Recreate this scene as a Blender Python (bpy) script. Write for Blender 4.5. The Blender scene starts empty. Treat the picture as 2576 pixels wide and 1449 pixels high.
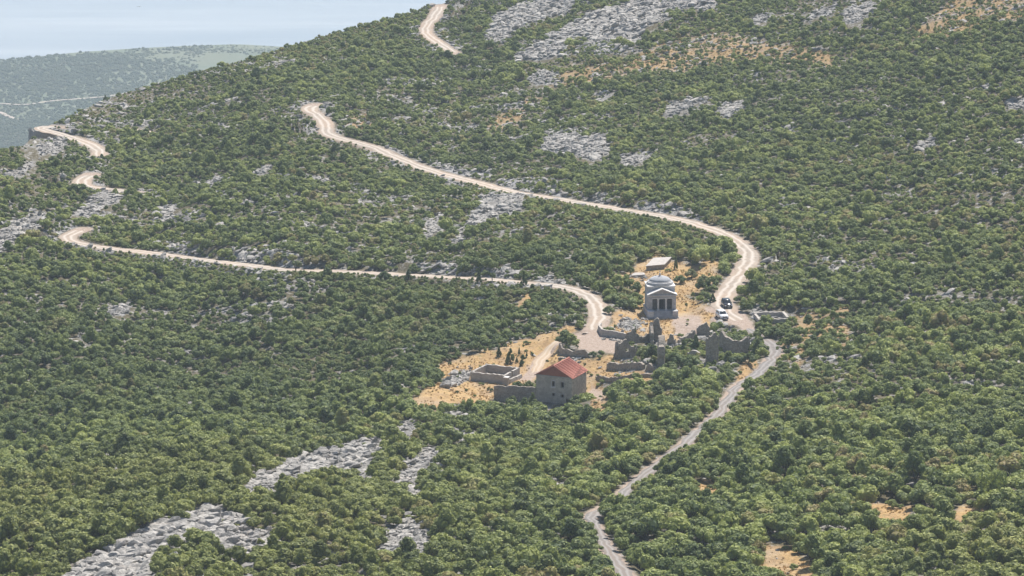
import bpy, bmesh, math, random
import numpy as np
from mathutils import Vector, Matrix
random.seed(7); rng = np.random.default_rng(11)
sc = bpy.context.scene
col = sc.collection
R = math.radians

# ------------------------------------------------------------------ camera
HF = R(14.0); PITCH = R(12.5); TANH = math.tan(HF/2)
cam = bpy.data.cameras.new('camera'); cam.sensor_width = 36.0
cam.lens = 18.0/TANH; cam.clip_start = 1.0; cam.clip_end = 60000.0
camo = bpy.data.objects.new('camera', cam); col.objects.link(camo)
camo.location = (0, 0, 0); camo.rotation_euler = (R(90)-PITCH, 0, 0)
sc.camera = camo
def rays(u, v):
    """directions through plan coordinates of the survey photo (2576 x 1449), scaled so that y = 1"""
    xc = (np.asarray(u, float)-1288.0)/1288.0*TANH
    yc = -(np.asarray(v, float)-724.5)/1288.0*TANH
    cp, sp = math.cos(PITCH), math.sin(PITCH)
    dy = cp+yc*sp; dz = -sp+yc*cp
    return xc/dy, dz/dy
def on_plane(u, v, z):
    dx, dz = rays(u, v); Y = z/dz
    return np.stack([dx*Y, Y, np.full_like(Y, z)], -1)

# ------------------------------------------------------------------ noise
def _h(ix, iy, s):
    n = (ix.astype(np.int64)*374761393+iy.astype(np.int64)*668265263+s*1442695041) & 0x7fffffff
    n = ((n ^ (n >> 13))*1274126177) & 0x7fffffff
    return ((n ^ (n >> 16)) & 0xffff)/65535.0
def vnoise(x, y, s=0):
    ix = np.floor(x); iy = np.floor(y); fx = x-ix; fy = y-iy
    fx = fx*fx*(3-2*fx); fy = fy*fy*(3-2*fy)
    a = _h(ix, iy, s); b = _h(ix+1, iy, s); c = _h(ix, iy+1, s); d = _h(ix+1, iy+1, s)
    return (a+(b-a)*fx)*(1-fy)+(c+(d-c)*fx)*fy
def fbm(x, y, o=4, s=0):
    t = 0; a = .5; 
    for k in range(o):
        t = t+a*vnoise(x, y, s+k*17); x = x*2.03+11.3; y = y*2.03+5.7; a *= .5
    return t/(1-.5**o)
def smooth(a, b, x):
    t = np.clip((x-a)/(b-a), 0, 1); return t*t*(3-2*t)

# ------------------------------------------------------------------ object helpers
def tag(o, label=None, cat=None, group=None, kind=None):
    if label: o['label'] = label
    if cat: o['category'] = cat
    if group: o['group'] = group
    if kind: o['kind'] = kind
    return o
def empty(name, loc, rz=0, label=None, cat=None, group=None):
    o = bpy.data.objects.new(name, None); col.objects.link(o)
    o.location = loc; o.rotation_euler = (0, 0, rz); o.empty_display_size = .3
    return tag(o, label, cat, group)
def link(name, me, parent=None, mat=None):
    o = bpy.data.objects.new(name, me); col.objects.link(o)
    if parent is not None: o.parent = parent
    if mat is not None and len(me.materials) == 0: me.materials.append(mat)
    return o
def np_mesh(name, co, quads=None, tris=None, smooth_=False):
    me = bpy.data.meshes.new(name); co = np.ascontiguousarray(co, np.float32)
    q = np.zeros((0, 4), np.int32) if quads is None else np.asarray(quads, np.int32)
    t = np.zeros((0, 3), np.int32) if tris is None else np.asarray(tris, np.int32)
    me.vertices.add(len(co)); me.vertices.foreach_set('co', co.ravel())
    loops = np.concatenate([q.ravel(), t.ravel()])
    me.loops.add(len(loops)); me.loops.foreach_set('vertex_index', loops)
    me.polygons.add(len(q)+len(t))
    st = np.concatenate([np.arange(len(q))*4, len(q)*4+np.arange(len(t))*3]).astype(np.int32)
    me.polygons.foreach_set('loop_start', st)
    me.update(calc_edges=True); me.validate()
    me.polygons.foreach_set('use_smooth', np.full(len(me.polygons), smooth_))
    return me
def fattr(me, name, arr):
    a = me.attributes.new(name, 'FLOAT', 'POINT'); a.data.foreach_set('value', np.ascontiguousarray(arr, np.float32))
class MB:
    """collects boxes, prisms, lathes into ONE mesh"""
    def __init__(s): s.v = []; s.f = []
    def add(s, vs, fs):
        n = len(s.v); s.v += [tuple(p) for p in vs]; s.f += [tuple(i+n for i in f) for f in fs]; return s
    def box(s, x0, y0, z0, x1, y1, z1):
        return s.add([(x0,y0,z0),(x1,y0,z0),(x1,y1,z0),(x0,y1,z0),(x0,y0,z1),(x1,y0,z1),(x1,y1,z1),(x0,y1,z1)],
            [(3,2,1,0),(4,5,6,7),(0,1,5,4),(1,2,6,5),(2,3,7,6),(3,0,4,7)])
    def prism(s, poly, y0, y1):                      # polygon in x,z pushed along y
        n = len(poly)
        return s.add([(x, y0, z) for x, z in poly]+[(x, y1, z) for x, z in poly],
            [tuple(range(n)), tuple(range(2*n-1, n-1, -1))]+[((i+1) % n, i, i+n, (i+1) % n+n) for i in range(n)])
    def lathe(s, prof, cx=0, cy=0, n=32):
        m = len(prof); vs = []
        for r, z in prof:
            for k in range(n):
                a = 2*math.pi*k/n; vs.append((cx+r*math.cos(a), cy+r*math.sin(a), z))
        fs = [(i*n+k, i*n+(k+1) % n, (i+1)*n+(k+1) % n, (i+1)*n+k) for i in range(m-1) for k in range(n)]
        fs += [tuple(range(n-1, -1, -1)), tuple((m-1)*n+k for k in range(n))]
        return s.add(vs, fs)
    def tube(s, pts, rad, n=6):
        vs = []; 
        for i, p in enumerate(pts):
            p = Vector(p); d = (Vector(pts[min(i+1, len(pts)-1)])-Vector(pts[max(i-1, 0)])).normalized()
            a = d.orthogonal().normalized(); b = d.cross(a)
            for k in range(n):
                t = 2*math.pi*k/n; vs.append(p+(a*math.cos(t)+b*math.sin(t))*rad[i])
        m = len(pts)
        fs = [(i*n+k, i*n+(k+1) % n, (i+1)*n+(k+1) % n, (i+1)*n+k) for i in range(m-1) for k in range(n)]
        fs += [tuple(range(n-1, -1, -1)), tuple((m-1)*n+k for k in range(n))]
        return s.add(vs, fs)
    def build(s, name, mat, parent=None, smooth_=False, bevel=0):
        me = bpy.data.meshes.new(name); me.from_pydata(s.v, [], s.f); me.update()
        bm = bmesh.new(); bm.from_mesh(me); bmesh.ops.recalc_face_normals(bm, faces=bm.faces)
        if bevel: bmesh.ops.bevel(bm, geom=list(bm.edges), offset=bevel, segments=1, affect='EDGES', clamp_overlap=True)
        bm.to_mesh(me); bm.free()
        if smooth_: me.polygons.foreach_set('use_smooth', np.full(len(me.polygons), True))
        return link(name, me, parent, mat)

# ------------------------------------------------------------------ materials
def newmat(name):
    m = bpy.data.materials.new(name); m.use_nodes = True
    nt = m.node_tree; b = nt.nodes['Principled BSDF']; return m, nt, b
def N(nt, t, **k):
    n = nt.nodes.new(t)
    for a, b in k.items(): setattr(n, a, b)
    return n
def noise_n(nt, scale, detail=4, vec=None, rough=.55):
    n = N(nt, 'ShaderNodeTexNoise'); n.inputs['Scale'].default_value = scale; n.inputs['Detail'].default_value = detail
    n.inputs['Roughness'].default_value = rough
    if vec is not None: nt.links.new(vec, n.inputs['Vector'])
    return n
def ramp(nt, fac, stops):
    r = N(nt, 'ShaderNodeValToRGB'); e = r.color_ramp.elements
    while len(e) < len(stops): e.new(.5)
    for i, (p, c) in enumerate(stops): e[i].position = p; e[i].color = (*c, 1)
    nt.links.new(fac, r.inputs[0]); return r
def mix(nt, fac, a, b, mode='MIX'):
    m = N(nt, 'ShaderNodeMix', data_type='RGBA', blend_type=mode)
    for s, x in ((m.inputs[0], fac), (m.inputs[6], a), (m.inputs[7], b)):
        if isinstance(x, (int, float)): s.default_value = x
        elif isinstance(x, tuple): s.default_value = (*x, 1)
        else: nt.links.new(x, s)
    return m.outputs[2]
def mth(nt, op, a, b=None, clamp=False):
    m = N(nt, 'ShaderNodeMath', operation=op, use_clamp=clamp)
    for s, x in ((m.inputs[0], a), (m.inputs[1], b)):
        if x is None: continue
        if isinstance(x, (int, float)): s.default_value = x
        else: nt.links.new(x, s)
    return m.outputs[0]
def bump(nt, b, h, strength, dist):
    n = N(nt, 'ShaderNodeBump'); n.inputs['Strength'].default_value = strength; n.inputs['Distance'].default_value = dist
    nt.links.new(h, n.inputs['Height']); nt.links.new(n.outputs[0], b.inputs['Normal'])
def attr(nt, name):
    a = N(nt, 'ShaderNodeAttribute'); a.attribute_name = name; return a.outputs['Fac']
def plain(name, c, rough=.8, metal=0, var=.12, scale=2.0, spec=.3):
    m, nt, b = newmat(name)
    g = N(nt, 'ShaderNodeTexCoord'); n = noise_n(nt, scale, 5, g.outputs['Object'])
    lo = tuple(x*(1-var*2) for x in c); hi = tuple(min(1, x*(1+var*2)) for x in c)
    r = ramp(nt, n.outputs[0], [(.3, lo), (.7, hi)]); nt.links.new(r.outputs[0], b.inputs['Base Color'])
    b.inputs['Roughness'].default_value = rough; b.inputs['Metallic'].default_value = metal
    b.inputs['Specular IOR Level'].default_value = spec
    return m
def stone(name, c1, c2, dark, stain=.5, block=1.6, bd=.08):
    """rough masonry: blocks, grey streaks, stains"""
    m, nt, b = newmat(name); g = N(nt, 'ShaderNodeTexCoord'); o = g.outputs['Object']
    n1 = noise_n(nt, 1.1, 6, o, .65); n2 = noise_n(nt, 7.0, 4, o)
    mp = N(nt, 'ShaderNodeMapping'); mp.inputs['Scale'].default_value = (1, 1, 1.7); nt.links.new(o, mp.inputs[0])
    v = N(nt, 'ShaderNodeTexVoronoi'); v.inputs['Scale'].default_value = block; nt.links.new(mp.outputs[0], v.inputs['Vector'])
    c = ramp(nt, n1.outputs[0], [(.32, c1), (.68, c2)]).outputs[0]
    sx = N(nt, 'ShaderNodeSeparateColor'); nt.links.new(v.outputs['Color'], sx.inputs[0])
    c = mix(nt, .35, c, mix(nt, sx.outputs[0], dark, c2))
    st = ramp(nt, n2.outputs[0], [(.45, (0, 0, 0)), (.75, (1, 1, 1))])
    c = mix(nt, mth(nt, 'MULTIPLY', st.outputs[0], stain), c, dark)
    nt.links.new(c, b.inputs['Base Color']); b.inputs['Roughness'].default_value = .95
    b.inputs['Specular IOR Level'].default_value = .15
    ve = N(nt, 'ShaderNodeTexVoronoi', feature='DISTANCE_TO_EDGE'); ve.inputs['Scale'].default_value = block
    nt.links.new(mp.outputs[0], ve.inputs['Vector'])
    h = mth(nt, 'ADD', mth(nt, 'MULTIPLY', mth(nt, 'MINIMUM', ve.outputs[0], .12), 4), mth(nt, 'MULTIPLY', n2.outputs[0], .7))
    bump(nt, b, h, .8, bd)
    return m
M_WALL = stone('ruin_stone', (.27,.235,.20), (.47,.41,.35), (.12,.105,.092), .6, 1.9, .14)
M_WALLP = stone('enclosure_stone', (.36,.33,.305), (.52,.48,.43), (.21,.19,.175), .45)
M_HOUSE = stone('house_render', (.39,.345,.29), (.60,.54,.46), (.20,.17,.145), .7, 1.3, .05)
M_CHAPEL = stone('chapel_stone', (.36,.355,.355), (.54,.53,.53), (.19,.19,.20), .5, 1.3, .03)
M_DOME = stone('dome_stone', (.30,.31,.33), (.42,.43,.45), (.19,.195,.215), .35, .7, .015)
M_TRIM = plain('pale_stone', (.60,.58,.56), .85, 0, .1, 3)
M_CONC = plain('pale_concrete', (.37,.34,.315), .9, 0, .08, 1.2)
M_DARK = plain('dark_opening', (.03,.029,.035), .8, 0, .1)
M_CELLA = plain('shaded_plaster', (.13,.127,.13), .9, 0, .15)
M_BARK = plain('bark', (.07,.055,.045), .95, 0, .2, 4)
M_WOOD = plain('weathered_wood', (.06,.05,.045), .9, 0, .2, 4)

def rock_mat(name, c1, c2, c3):
    m, nt, b = newmat(name); g = N(nt, 'ShaderNodeNewGeometry'); p = g.outputs['Position']
    n1 = noise_n(nt, .35, 5, p); n2 = noise_n(nt, 2.2, 6, p, .7)
    c = ramp(nt, n2.outputs[0], [(.30, c1), (.5, c2), (.72, c3)]).outputs[0]
    t = attr(nt, 'tint'); c = mix(nt, .45, c, ramp(nt, t, [(0, c1), (1, c3)]).outputs[0])
    st = ramp(nt, n1.outputs[0], [(.56, (0, 0, 0)), (.72, (1, 1, 1))])
    c = mix(nt, mth(nt, 'MULTIPLY', st.outputs[0], .35), c, (.30,.24,.19))
    nt.links.new(c, b.inputs['Base Color']); b.inputs['Roughness'].default_value = .95; b.inputs['Specular IOR Level'].default_value = .15
    bump(nt, b, n2.outputs[0], .9, .25)
    return m
M_ROCK = rock_mat('limestone', (.11,.105,.10), (.32,.305,.29), (.55,.52,.475))
# ================================================================== TERRAIN
CP = [(0,1449,655),(600,1449,640),(1288,1449,640),(1900,1449,640),(2576,1449,620),(-700,1449,670),(3300,1449,610),
 (0,1900,560),(1288,1900,545),(2576,1900,530),
 (0,1300,708),(250,1220,732),(500,1130,762),(1000,1020,808),(0,1150,828),(500,1030,856),(900,940,878),
 (0,900,925),(500,900,932),(0,700,1000),(150,590,1060),(700,680,985),(1300,705,930),(1500,770,905),(1490,835,882),
 (1200,970,842),(1400,1010,830),(1000,1200,742),(1660,795,900),(1820,770,905),(1700,880,868),(1930,880,866),(1880,640,958),
 (1650,550,1010),(1200,460,1105),(830,340,1175),(770,265,1205),(1650,665,950),
 (195,465,1135),(240,390,1190),(90,325,1245),(350,330,1255),(0,500,1090),(0,380,1170),
 (430,200,1335),(720,120,1375),(1000,40,1400),(1100,50,1370),(1145,135,1322),(1500,100,1290),(1600,350,1140),
 (1900,200,1190),(2000,0,1290),(2576,0,1180),(2576,400,1000),(2576,750,880),(2200,600,965),(2100,1100,745),(1700,1130,745),
 (2576,1100,735),(2576,-330,1400),(1800,-230,1450),(3300,700,880),(3300,0,1150),(-700,700,1000),(-700,1100,850)]
cp = np.array(CP, float); cx = cp[:, :2]/1000; cl = np.log(cp[:, 2])
def tk(d2): return .5*d2*np.log(d2+1e-9)
n_ = len(cx); K = tk(((cx[:, None]-cx[None])**2).sum(-1))+np.eye(n_)*.004
P_ = np.c_[np.ones(n_), cx]; A = np.block([[K, P_], [P_.T, np.zeros((3, 3))]])
sol = np.linalg.solve(A, np.r_[cl, 0, 0, 0])
def depth(u, v):
    x = np.stack([np.ravel(u), np.ravel(v)], -1)/1000.0; out = np.empty(len(x))
    for i in range(0, len(x), 60000):
        c = x[i:i+60000]; d2 = ((c[:, None]-cx[None])**2).sum(-1)
        out[i:i+60000] = tk(d2)@sol[:n_]+sol[n_]+c@sol[n_+1:]
    return np.exp(out).reshape(np.shape(u))
SKY = np.array([(-700,560),(-300,470),(0,377),(60,366),(82,345),(100,326),(160,302),(270,247),(430,203),(520,178),(600,157),(720,122),(870,77),(1000,42),(1115,5),
  (1350,-75),(1600,-155),(2000,-240),(2576,-330),(3300,-420)], float)
def vsky(u): return np.interp(u, SKY[:, 0], SKY[:, 1])
U = np.unique(np.r_[np.arange(-700, -200, 16), np.arange(-200, 2776, 4), np.arange(2776, 3301, 16)]).astype(float)
VB = 1900.0; NR = 780; S = np.linspace(0, 1, NR)
VS = vsky(U); UU = np.broadcast_to(U[:, None], (len(U), NR)); VV = VB+(VS[:, None]-VB)*S[None]
Y0 = depth(UU, VV); dx, dz = rays(UU, VV)
X = dx*Y0; Y = Y0.copy(); Z = dz*Y0; ZN = Z.copy()
# natural relief
rel = (fbm(X/38, Y/38, 3, 3)-.5)*3.2+(fbm(X/11, Y/11, 3, 9)-.5)*1.5
str_ = X*.55+Y*.84                                     # rock strata run across the slope
rel += (fbm(str_/9+3, (X*.84-Y*.55)/60, 2, 21)-.5)*1.6
edge_fade = smooth(0, .04, 1-S)[None]
Z = Z+rel*edge_fade

def spline(pts, step=12.0):
    p = np.array(pts, float); out = []
    for i in range(len(p)-1):
        a, b, c, d = p[max(i-1, 0)], p[i], p[i+1], p[min(i+2, len(p)-1)]
        k = max(2, int(np.hypot(*(c-b))/step)+1); t = np.linspace(0, 1, k, endpoint=False)[:, None]
        out.append(.5*((2*b)+(-a+c)*t+(2*a-5*b+4*c-d)*t*t+(-a+3*b-3*c+d)*t**3))
    return np.vstack(out+[p[-1:]])
def base3(uv):
    uv = np.asarray(uv, float); Yb = depth(uv[:, 0], uv[:, 1]); a, b = rays(uv[:, 0], uv[:, 1])
    return np.stack([a*Yb, Yb, b*Yb], -1)
def resample(p, step=1.5):
    d = np.r_[0, np.cumsum(np.linalg.norm(np.diff(p[:, :2], axis=0), axis=1))]
    t = np.arange(0, d[-1], step); return np.stack([np.interp(t, d, p[:, k]) for k in range(3)], -1)
def gsm(a, w):
    k = np.exp(-.5*(np.arange(-3*w, 3*w+1)/w)**2); k /= k.sum(); ap = np.pad(a, 3*w, mode='edge')
    return np.convolve(ap, k, 'valid')
# centre lines on the survey photo, road width
ROADS = {
 'lower_road': ([(1486,840),(1502,818),(1510,790),(1503,766),(1478,742),(1440,726),(1390,716),(1300,706),(1150,699),(1000,692),(850,685),(700,674),(560,660),(430,645),(330,635),(250,624),(195,610),(165,594),(190,583),(215,575)], 4.1),
 'upper_road': ([(1868,815),(1835,790),(1818,765),(1828,735),(1852,705),(1876,668),(1882,640),(1862,612),(1820,588),(1760,566),(1690,548),(1600,533),(1500,517),(1400,500),(1290,483),(1200,460),(1100,435),(1010,402),(940,372),(860,350),(822,336),(818,312),(800,290),(775,270),(800,262)], 4.4),
 'mountain_road': ([(1148,137),(1105,108),(1072,84),(1075,62),(1092,44),(1102,22),(1112,8)], 4.0),
 'valley_road': ([(362,488),(300,482),(240,472),(203,461),(215,446),(235,437)], 4.6),
 'hillside_road': ([(246,394),(252,380),(225,362),(180,346),(130,332),(98,322),(122,318),(160,322)], 4.4),
 'far_road': ([(255,328),(300,328),(345,331),(395,337)], 3.6),
 'track': ([(1872,818),(1905,845),(1944,872),(1945,890),(1925,925),(1895,950),(1858,970),(1830,1010),(1795,1052),(1745,1098),(1690,1142),(1620,1195),(1545,1262),(1500,1290),(1484,1302),(1500,1335),(1530,1385),(1570,1440),(1620,1510)], 2.5),
 'footpath': ([(1452,838),(1420,858),(1385,882),(1358,905),(1347,928),(1335,948)], 2.0),
}
road_pts = {}; RD = np.full(X.shape, 1e3); RSIDE = np.zeros(X.shape); FRONT = np.zeros(X.shape)
Xn = X.copy(); Yn = Y.copy()
for nm, (uv, w) in ROADS.items():
    p = resample(base3(spline(uv)), 1.2)
    for k in range(2): p[:, k] = gsm(p[:, k], 2)
    p[:, 2] = gsm(p[:, 2], 8)
    if nm == 'track': p[:, 2] += (road_pts['upper_road'][0, 2]-p[0, 2])*np.exp(-np.arange(len(p))/9.0)
    road_pts[nm] = p
    hw = w/2; tot = np.full(X.shape, 1e3); zt = np.zeros(X.shape); yt = np.full(X.shape, 1.0); et = np.zeros(X.shape, bool)
    for i in range(0, len(p), 25):
        q = p[i:i+26]; lo = q[:, :2].min(0)-14; hi = q[:, :2].max(0)+14
        m = (X > lo[0]) & (X < hi[0]) & (Y > lo[1]) & (Y < hi[1])
        if not m.any(): continue
        d = np.hypot(X[m][:, None]-q[None, :, 0], Y[m][:, None]-q[None, :, 1])
        j = d.argmin(1); dm = d[np.arange(len(d)), j]; t = tot[m]; z = zt[m]; yy = yt[m]
        b = dm < t; t[b] = dm[b]; z[b] = q[j[b], 2]; yy[b] = q[j[b], 1]; e_ = et[m]; e_[b] = ((i+j[b]) < 3) | ((i+j[b]) > len(p)-4); et[m] = e_; tot[m] = t; zt[m] = z; yt[m] = yy
    f = 1-smooth(hw+.9, hw+(4.2 if w > 3.9 else 2.2), tot)
    if nm == 'track': FRONT = np.maximum(FRONT, .6*((Y < yt-.5) & (tot < 9) & (tot > hw)))
    if w > 3.9:                                           # the bank on the valley side stays below the road
        fr_ = (Y < yt-.5) & (tot < 13.5) & (tot > hw) & ~et; FRONT = np.maximum(FRONT, fr_)
        cap = zt*(Y/yt)-.5-.05*tot; k_ = fr_*(1-smooth(9, 13.5, tot)); Z = np.where(k_ > 0, Z*(1-k_)+np.minimum(Z, cap)*k_, Z)
    side = np.sign(Z-zt)*(tot < hw+9); Z = Z*(1-f)+(zt-.10)*f
    nd = np.maximum(tot-hw, 0); upd = nd < RD; RD = np.where(upd, nd, RD); RSIDE = np.where(upd, side*(w > 3.9), RSIDE)

def project(x, y, z):
    cp_, sp_ = math.cos(PITCH), math.sin(PITCH); w_ = y*cp_-z*sp_
    return 1288+x/w_*1288/TANH, 724.5-(y*sp_+z*cp_)/w_*1288/TANH
def gp0(u, v):
    """point of the finished ground that a survey position sees"""
    a, b = float(u), float(v)
    for _ in range(8):
        p = gparam(a, b); pu_, pv_ = project(*p); a += (u-pu_)*.9; b = min(max(b+(v-pv_)*.8, -400), 1890)
    return gparam(a, b)
def gparam(u, v):
    u = float(u); v = float(v)
    i = int(np.clip(np.searchsorted(U, u)-1, 0, len(U)-2)); fu = (u-U[i])/(U[i+1]-U[i])
    s = (VB-v)/(VB-float(vsky(u)))*(NR-1); j = int(np.clip(math.floor(s), 0, NR-2)); fs = min(max(s-j, 0), 1)
    def g(a): return ((a[i, j]*(1-fu)+a[i+1, j]*fu)*(1-fs)+(a[i, j+1]*(1-fu)+a[i+1, j+1]*fu)*fs)
    return np.array([g(X), g(Y), g(Z)])
def gz(x, y):
    """height of the finished ground at a place"""
    i0 = int(np.searchsorted(U, 1288+x/y/TANH*1288*.97)); a0 = max(i0-14, 0); a1 = min(i0+14, len(U))
    d = (X[a0:a1]-x)**2+(Y[a0:a1]-y)**2; k = np.argpartition(d.ravel(), 4)[:4]; w = 1/(d.ravel()[k]+.01)
    return float((Z[a0:a1].ravel()[k]*w).sum()/w.sum())
# level pads under the buildings: survey position, radius, fade, raise
PADS = [(1668,792,5.8,3.5,0),(1400,1002,10.0,6,0),(1235,948,7.5,4,0),(1300,985,4,3,0),(1948,798,5,3,0),(1655,672,5,3,0),(1490,862,7,3,0)]
for (u, v, r, fd, up) in PADS:
    c = gp0(u, v)
    if u == 1490: c[2] = road_pts['lower_road'][0][2]-.1
    d = np.hypot(X-c[0], Y-c[1]); f = 1-smooth(r, r+fd, d); Z = Z*(1-f)+(c[2]+up)*f
    for nm, p in road_pts.items():
        f = 1-smooth(r, r+fd, np.hypot(p[:, 0]-c[0], p[:, 1]-c[1])); p[:, 2] = p[:, 2]*(1-f)+(c[2]+.1)*f

# ------------------------------------------------------------------ what covers the ground, by survey outline
TIP = road_pts['hillside_road']; TIP = TIP[np.argmin(TIP[:, 0])]
d = np.hypot((X-TIP[0]-.5)/1.6, Y-TIP[1]+9.2); f = 1-smooth(5, 8.5, d); Z = np.minimum(Z, Z*(1-f)+(TIP[2]-6.5)*f)   # the slope falls away under the far bend
UU, VV = project(X, Y, Z)
WU = UU+(fbm(UU/26, VV/18, 3, 31)-.5)*34; WV = VV+(fbm(UU/26+9, VV/18+4, 3, 47)-.5)*22
def inside(poly, feather=6.0, warp=True):
    p = np.array(poly, float); out = np.zeros(UU.shape)
    lo = p.min(0)-40; hi = p.max(0)+40
    m = (UU > lo[0]) & (UU < hi[0]) & (VV > lo[1]) & (VV < hi[1])
    if not m.any(): return out
    x = (WU if warp else UU)[m]; y = (WV if warp else VV)[m]; ins = np.zeros(x.shape, bool); d = np.full(x.shape, 1e9)
    for i in range(len(p)):
        a = p[i]; b = p[(i+1) % len(p)]
        c = ((a[1] > y) != (b[1] > y)); xi = (b[0]-a[0])*(y-a[1])/((b[1]-a[1]) or 1e-9)+a[0]; ins ^= c & (x < xi)
        t = np.clip(((x-a[0])*(b[0]-a[0])+(y-a[1])*(b[1]-a[1]))/max(((b-a)**2).sum(), 1e-9), 0, 1)
        d = np.minimum(d, np.hypot(x-a[0]-t*(b[0]-a[0]), y-a[1]-t*(b[1]-a[1])))
    out[m] = smooth(-feather, feather, np.where(ins, d, -d)); return out
OUT = [  # rock outcrops: outline, stone size, label
 ([(90,1500),(200,1425),(260,1395),(330,1345),(390,1322),(455,1315),(472,1288),(540,1272),(590,1298),(625,1332),(690,1338),(692,1366),(640,1385),(615,1420),(640,1500)], 1.25, 'largest pale limestone outcrop, in the bottom left foreground between dark shrubs'),
 ([(612,1238),(640,1208),(690,1183),(720,1163),(800,1138),(850,1133),(900,1112),(960,1107),(967,1140),(938,1168),(932,1215),(880,1198),(820,1182),(790,1218),(740,1202),(700,1215),(660,1248),(620,1252)], 1.1, 'long jagged limestone outcrop on the crest, second from the bottom left corner'),
 ([(985,1072),(1047,1058),(1047,1097),(1010,1118),(985,1100)], .8, 'squarish pale limestone patch just above the long crest outcrop'),
 ([(985,1190),(1040,1140),(1097,1133),(1102,1167),(1052,1192),(1042,1262),(1010,1242)], .8, 'pale limestone spine with an elbow, right of the long crest outcrop'),
 ([(1098,1042),(1140,1034),(1185,1050),(1140,1056)], .7, 'thin limestone ledge in the shrubs below the golden grass strip'),
 ([(945,1372),(1000,1330),(1010,1308),(1077,1320),(1087,1370),(1050,1398),(1000,1388)], .8, 'broken limestone patch at the bottom edge, right of the big foreground outcrop'),
 ([(1205,1132),(1235,1127),(1262,1136),(1235,1146)], .6, 'tiny limestone patch in shrubs straight below the red roofed house'),
 ([(1143,1098),(1165,1092),(1190,1108),(1168,1116)], .6, 'tiny slanting limestone patch right of the squarish crest patch'),
 ([(1378,1230),(1420,1220),(1424,1236),(1392,1242)], .7, 'lone white boulder patch in dense shrubs left of the gravel track'),
 ([(1218,102),(1235,50),(1290,22),(1330,6),(1420,-8),(1455,8),(1420,30),(1370,45),(1330,60),(1290,82),(1260,102)], 1.15, 'grey limestone slope beside the highest bend of the mountain road'),
 ([(1293,147),(1360,110),(1440,65),(1480,40),(1560,13),(1620,-5),(1640,-40),(1800,-40),(1800,20),(1700,25),(1655,32),(1692,47),(1650,57),(1612,82),(1602,112),(1560,132),(1500,126),(1420,132),(1350,152)], 1.25, 'largest grey limestone slab slope at the top edge'),
 ([(1328,197),(1370,178),(1407,184),(1402,207),(1360,208)], .9, 'small limestone hump left end of the upper dry grass band'),
 ([(1352,377),(1370,343),(1440,338),(1470,355),(1530,333),(1532,387),(1490,404),(1430,387)], 1.0, 'grey limestone slab in the shrubs above the middle of the upper road'),
 ([(1548,397),(1590,388),(1635,394),(1600,414),(1560,413)], .8, 'small limestone slab just right of the slab above the upper road'),
 ([(1653,292),(1680,263),(1740,248),(1795,246),(1730,270),(1690,287)], .9, 'slanting limestone rib high on the slope, longer of two neighbours'),
 ([(1798,282),(1830,260),(1874,260),(1862,277),(1820,288)], .9, 'slanting limestone rib high on the slope, shorter of two neighbours'),
 ([(1168,562),(1198,530),(1198,503),(1240,490),(1312,493),(1324,522),(1280,533),(1220,552),(1190,572)], 1.0, 'grey rubble slope just below the upper road'),
 ([(1048,602),(1075,560),(1112,543),(1107,577),(1075,602)], .8, 'slanting limestone rib between the two roads, left of the rubble slope'),
 ([(1138,607),(1155,578),(1177,578),(1160,612)], .8, 'small limestone knob between the two roads, under the rubble slope'),
 ([(636,444),(660,418),(684,413),(672,437)], .8, 'small limestone knob on the slope left of the upper road bend'),
 ([(392,545),(420,520),(445,515),(430,540)], .8, 'limestone knob above the lower road near its left bend'),
 ([(505,468),(540,450),(560,452),(535,470)], .7, 'low limestone rib between the valley road and the upper road'),
 ([(188,532),(230,498),(270,483),(305,497),(260,522),(210,547)], .9, 'grey limestone bank under the valley road hairpin'),
 ([(-20,590),(60,550),(134,538),(100,567),(30,612),(-20,640)], .9, 'grey limestone slab at the left edge above the lower road bend'),
 ([(92,368),(118,362),(150,350),(165,350),(160,372),(112,392)], .8, 'limestone slope under the dark retaining wall of the far bend'),
 ([(5,440),(60,412),(95,410),(60,432),(10,455)], .8, 'limestone patch at the left edge below the far bend'),
 ([(262,793),(310,763),(338,763),(302,792)], .8, 'slanting limestone rib in dense shrubs below the lower road'),
 ([(198,852),(222,838),(232,846),(210,860)], .6, 'tiny limestone fleck in dense shrubs at the far left'),
 ([(236,1168),(268,1150),(292,1146),(275,1168)], .8, 'lone limestone block in the shrubby gully at the left'),
 ([(2298,368),(2350,343),(2358,350),(2320,374)], .8, 'slanting limestone streak in the right hand shrubs'),
 ([(2548,357),(2600,343),(2600,370)], .8, 'limestone patch cut by the right edge, lower of two'),
 ([(2515,266),(2600,243),(2600,274)], .8, 'limestone patch cut by the right edge, upper of two'),
 ([(2012,58),(2050,28),(2104,12),(2082,42)], .9, 'limestone rib near the top edge, left of a pair'),
 ([(2116,58),(2140,18),(2194,6),(2204,32),(2150,54)], .9, 'limestone rib near the top edge, right of a pair'),
 ([(1888,58),(1920,28),(1934,45),(1905,60)], .8, 'small limestone patch near the top edge right of the largest slab slope'),
 ([(2495,780),(2540,755),(2532,778)], .7, 'small limestone block at the right behind the ruined foundation'),
 ([(1548,818),(1570,808),(1600,806),(1622,816),(1612,828),(1575,830)], .45, 'layered pale rock ledge at the foot of the domed chapel'),
 ([(1105,962),(1140,945),(1178,935),(1180,955),(1150,968),(1110,975)], .5, 'stony bank left of the roofless stone enclosure'),
 ([(1880,778),(1915,772),(1905,788),(1890,795)], .7, 'grey boulders between the parked cars and the ruined foundation'),
]
ROCK = np.zeros(UU.shape); omask = []
for poly, s, lab in OUT:
    m = inside(poly, 3.5); omask.append(m); ROCK = np.maximum(ROCK, m)
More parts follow.
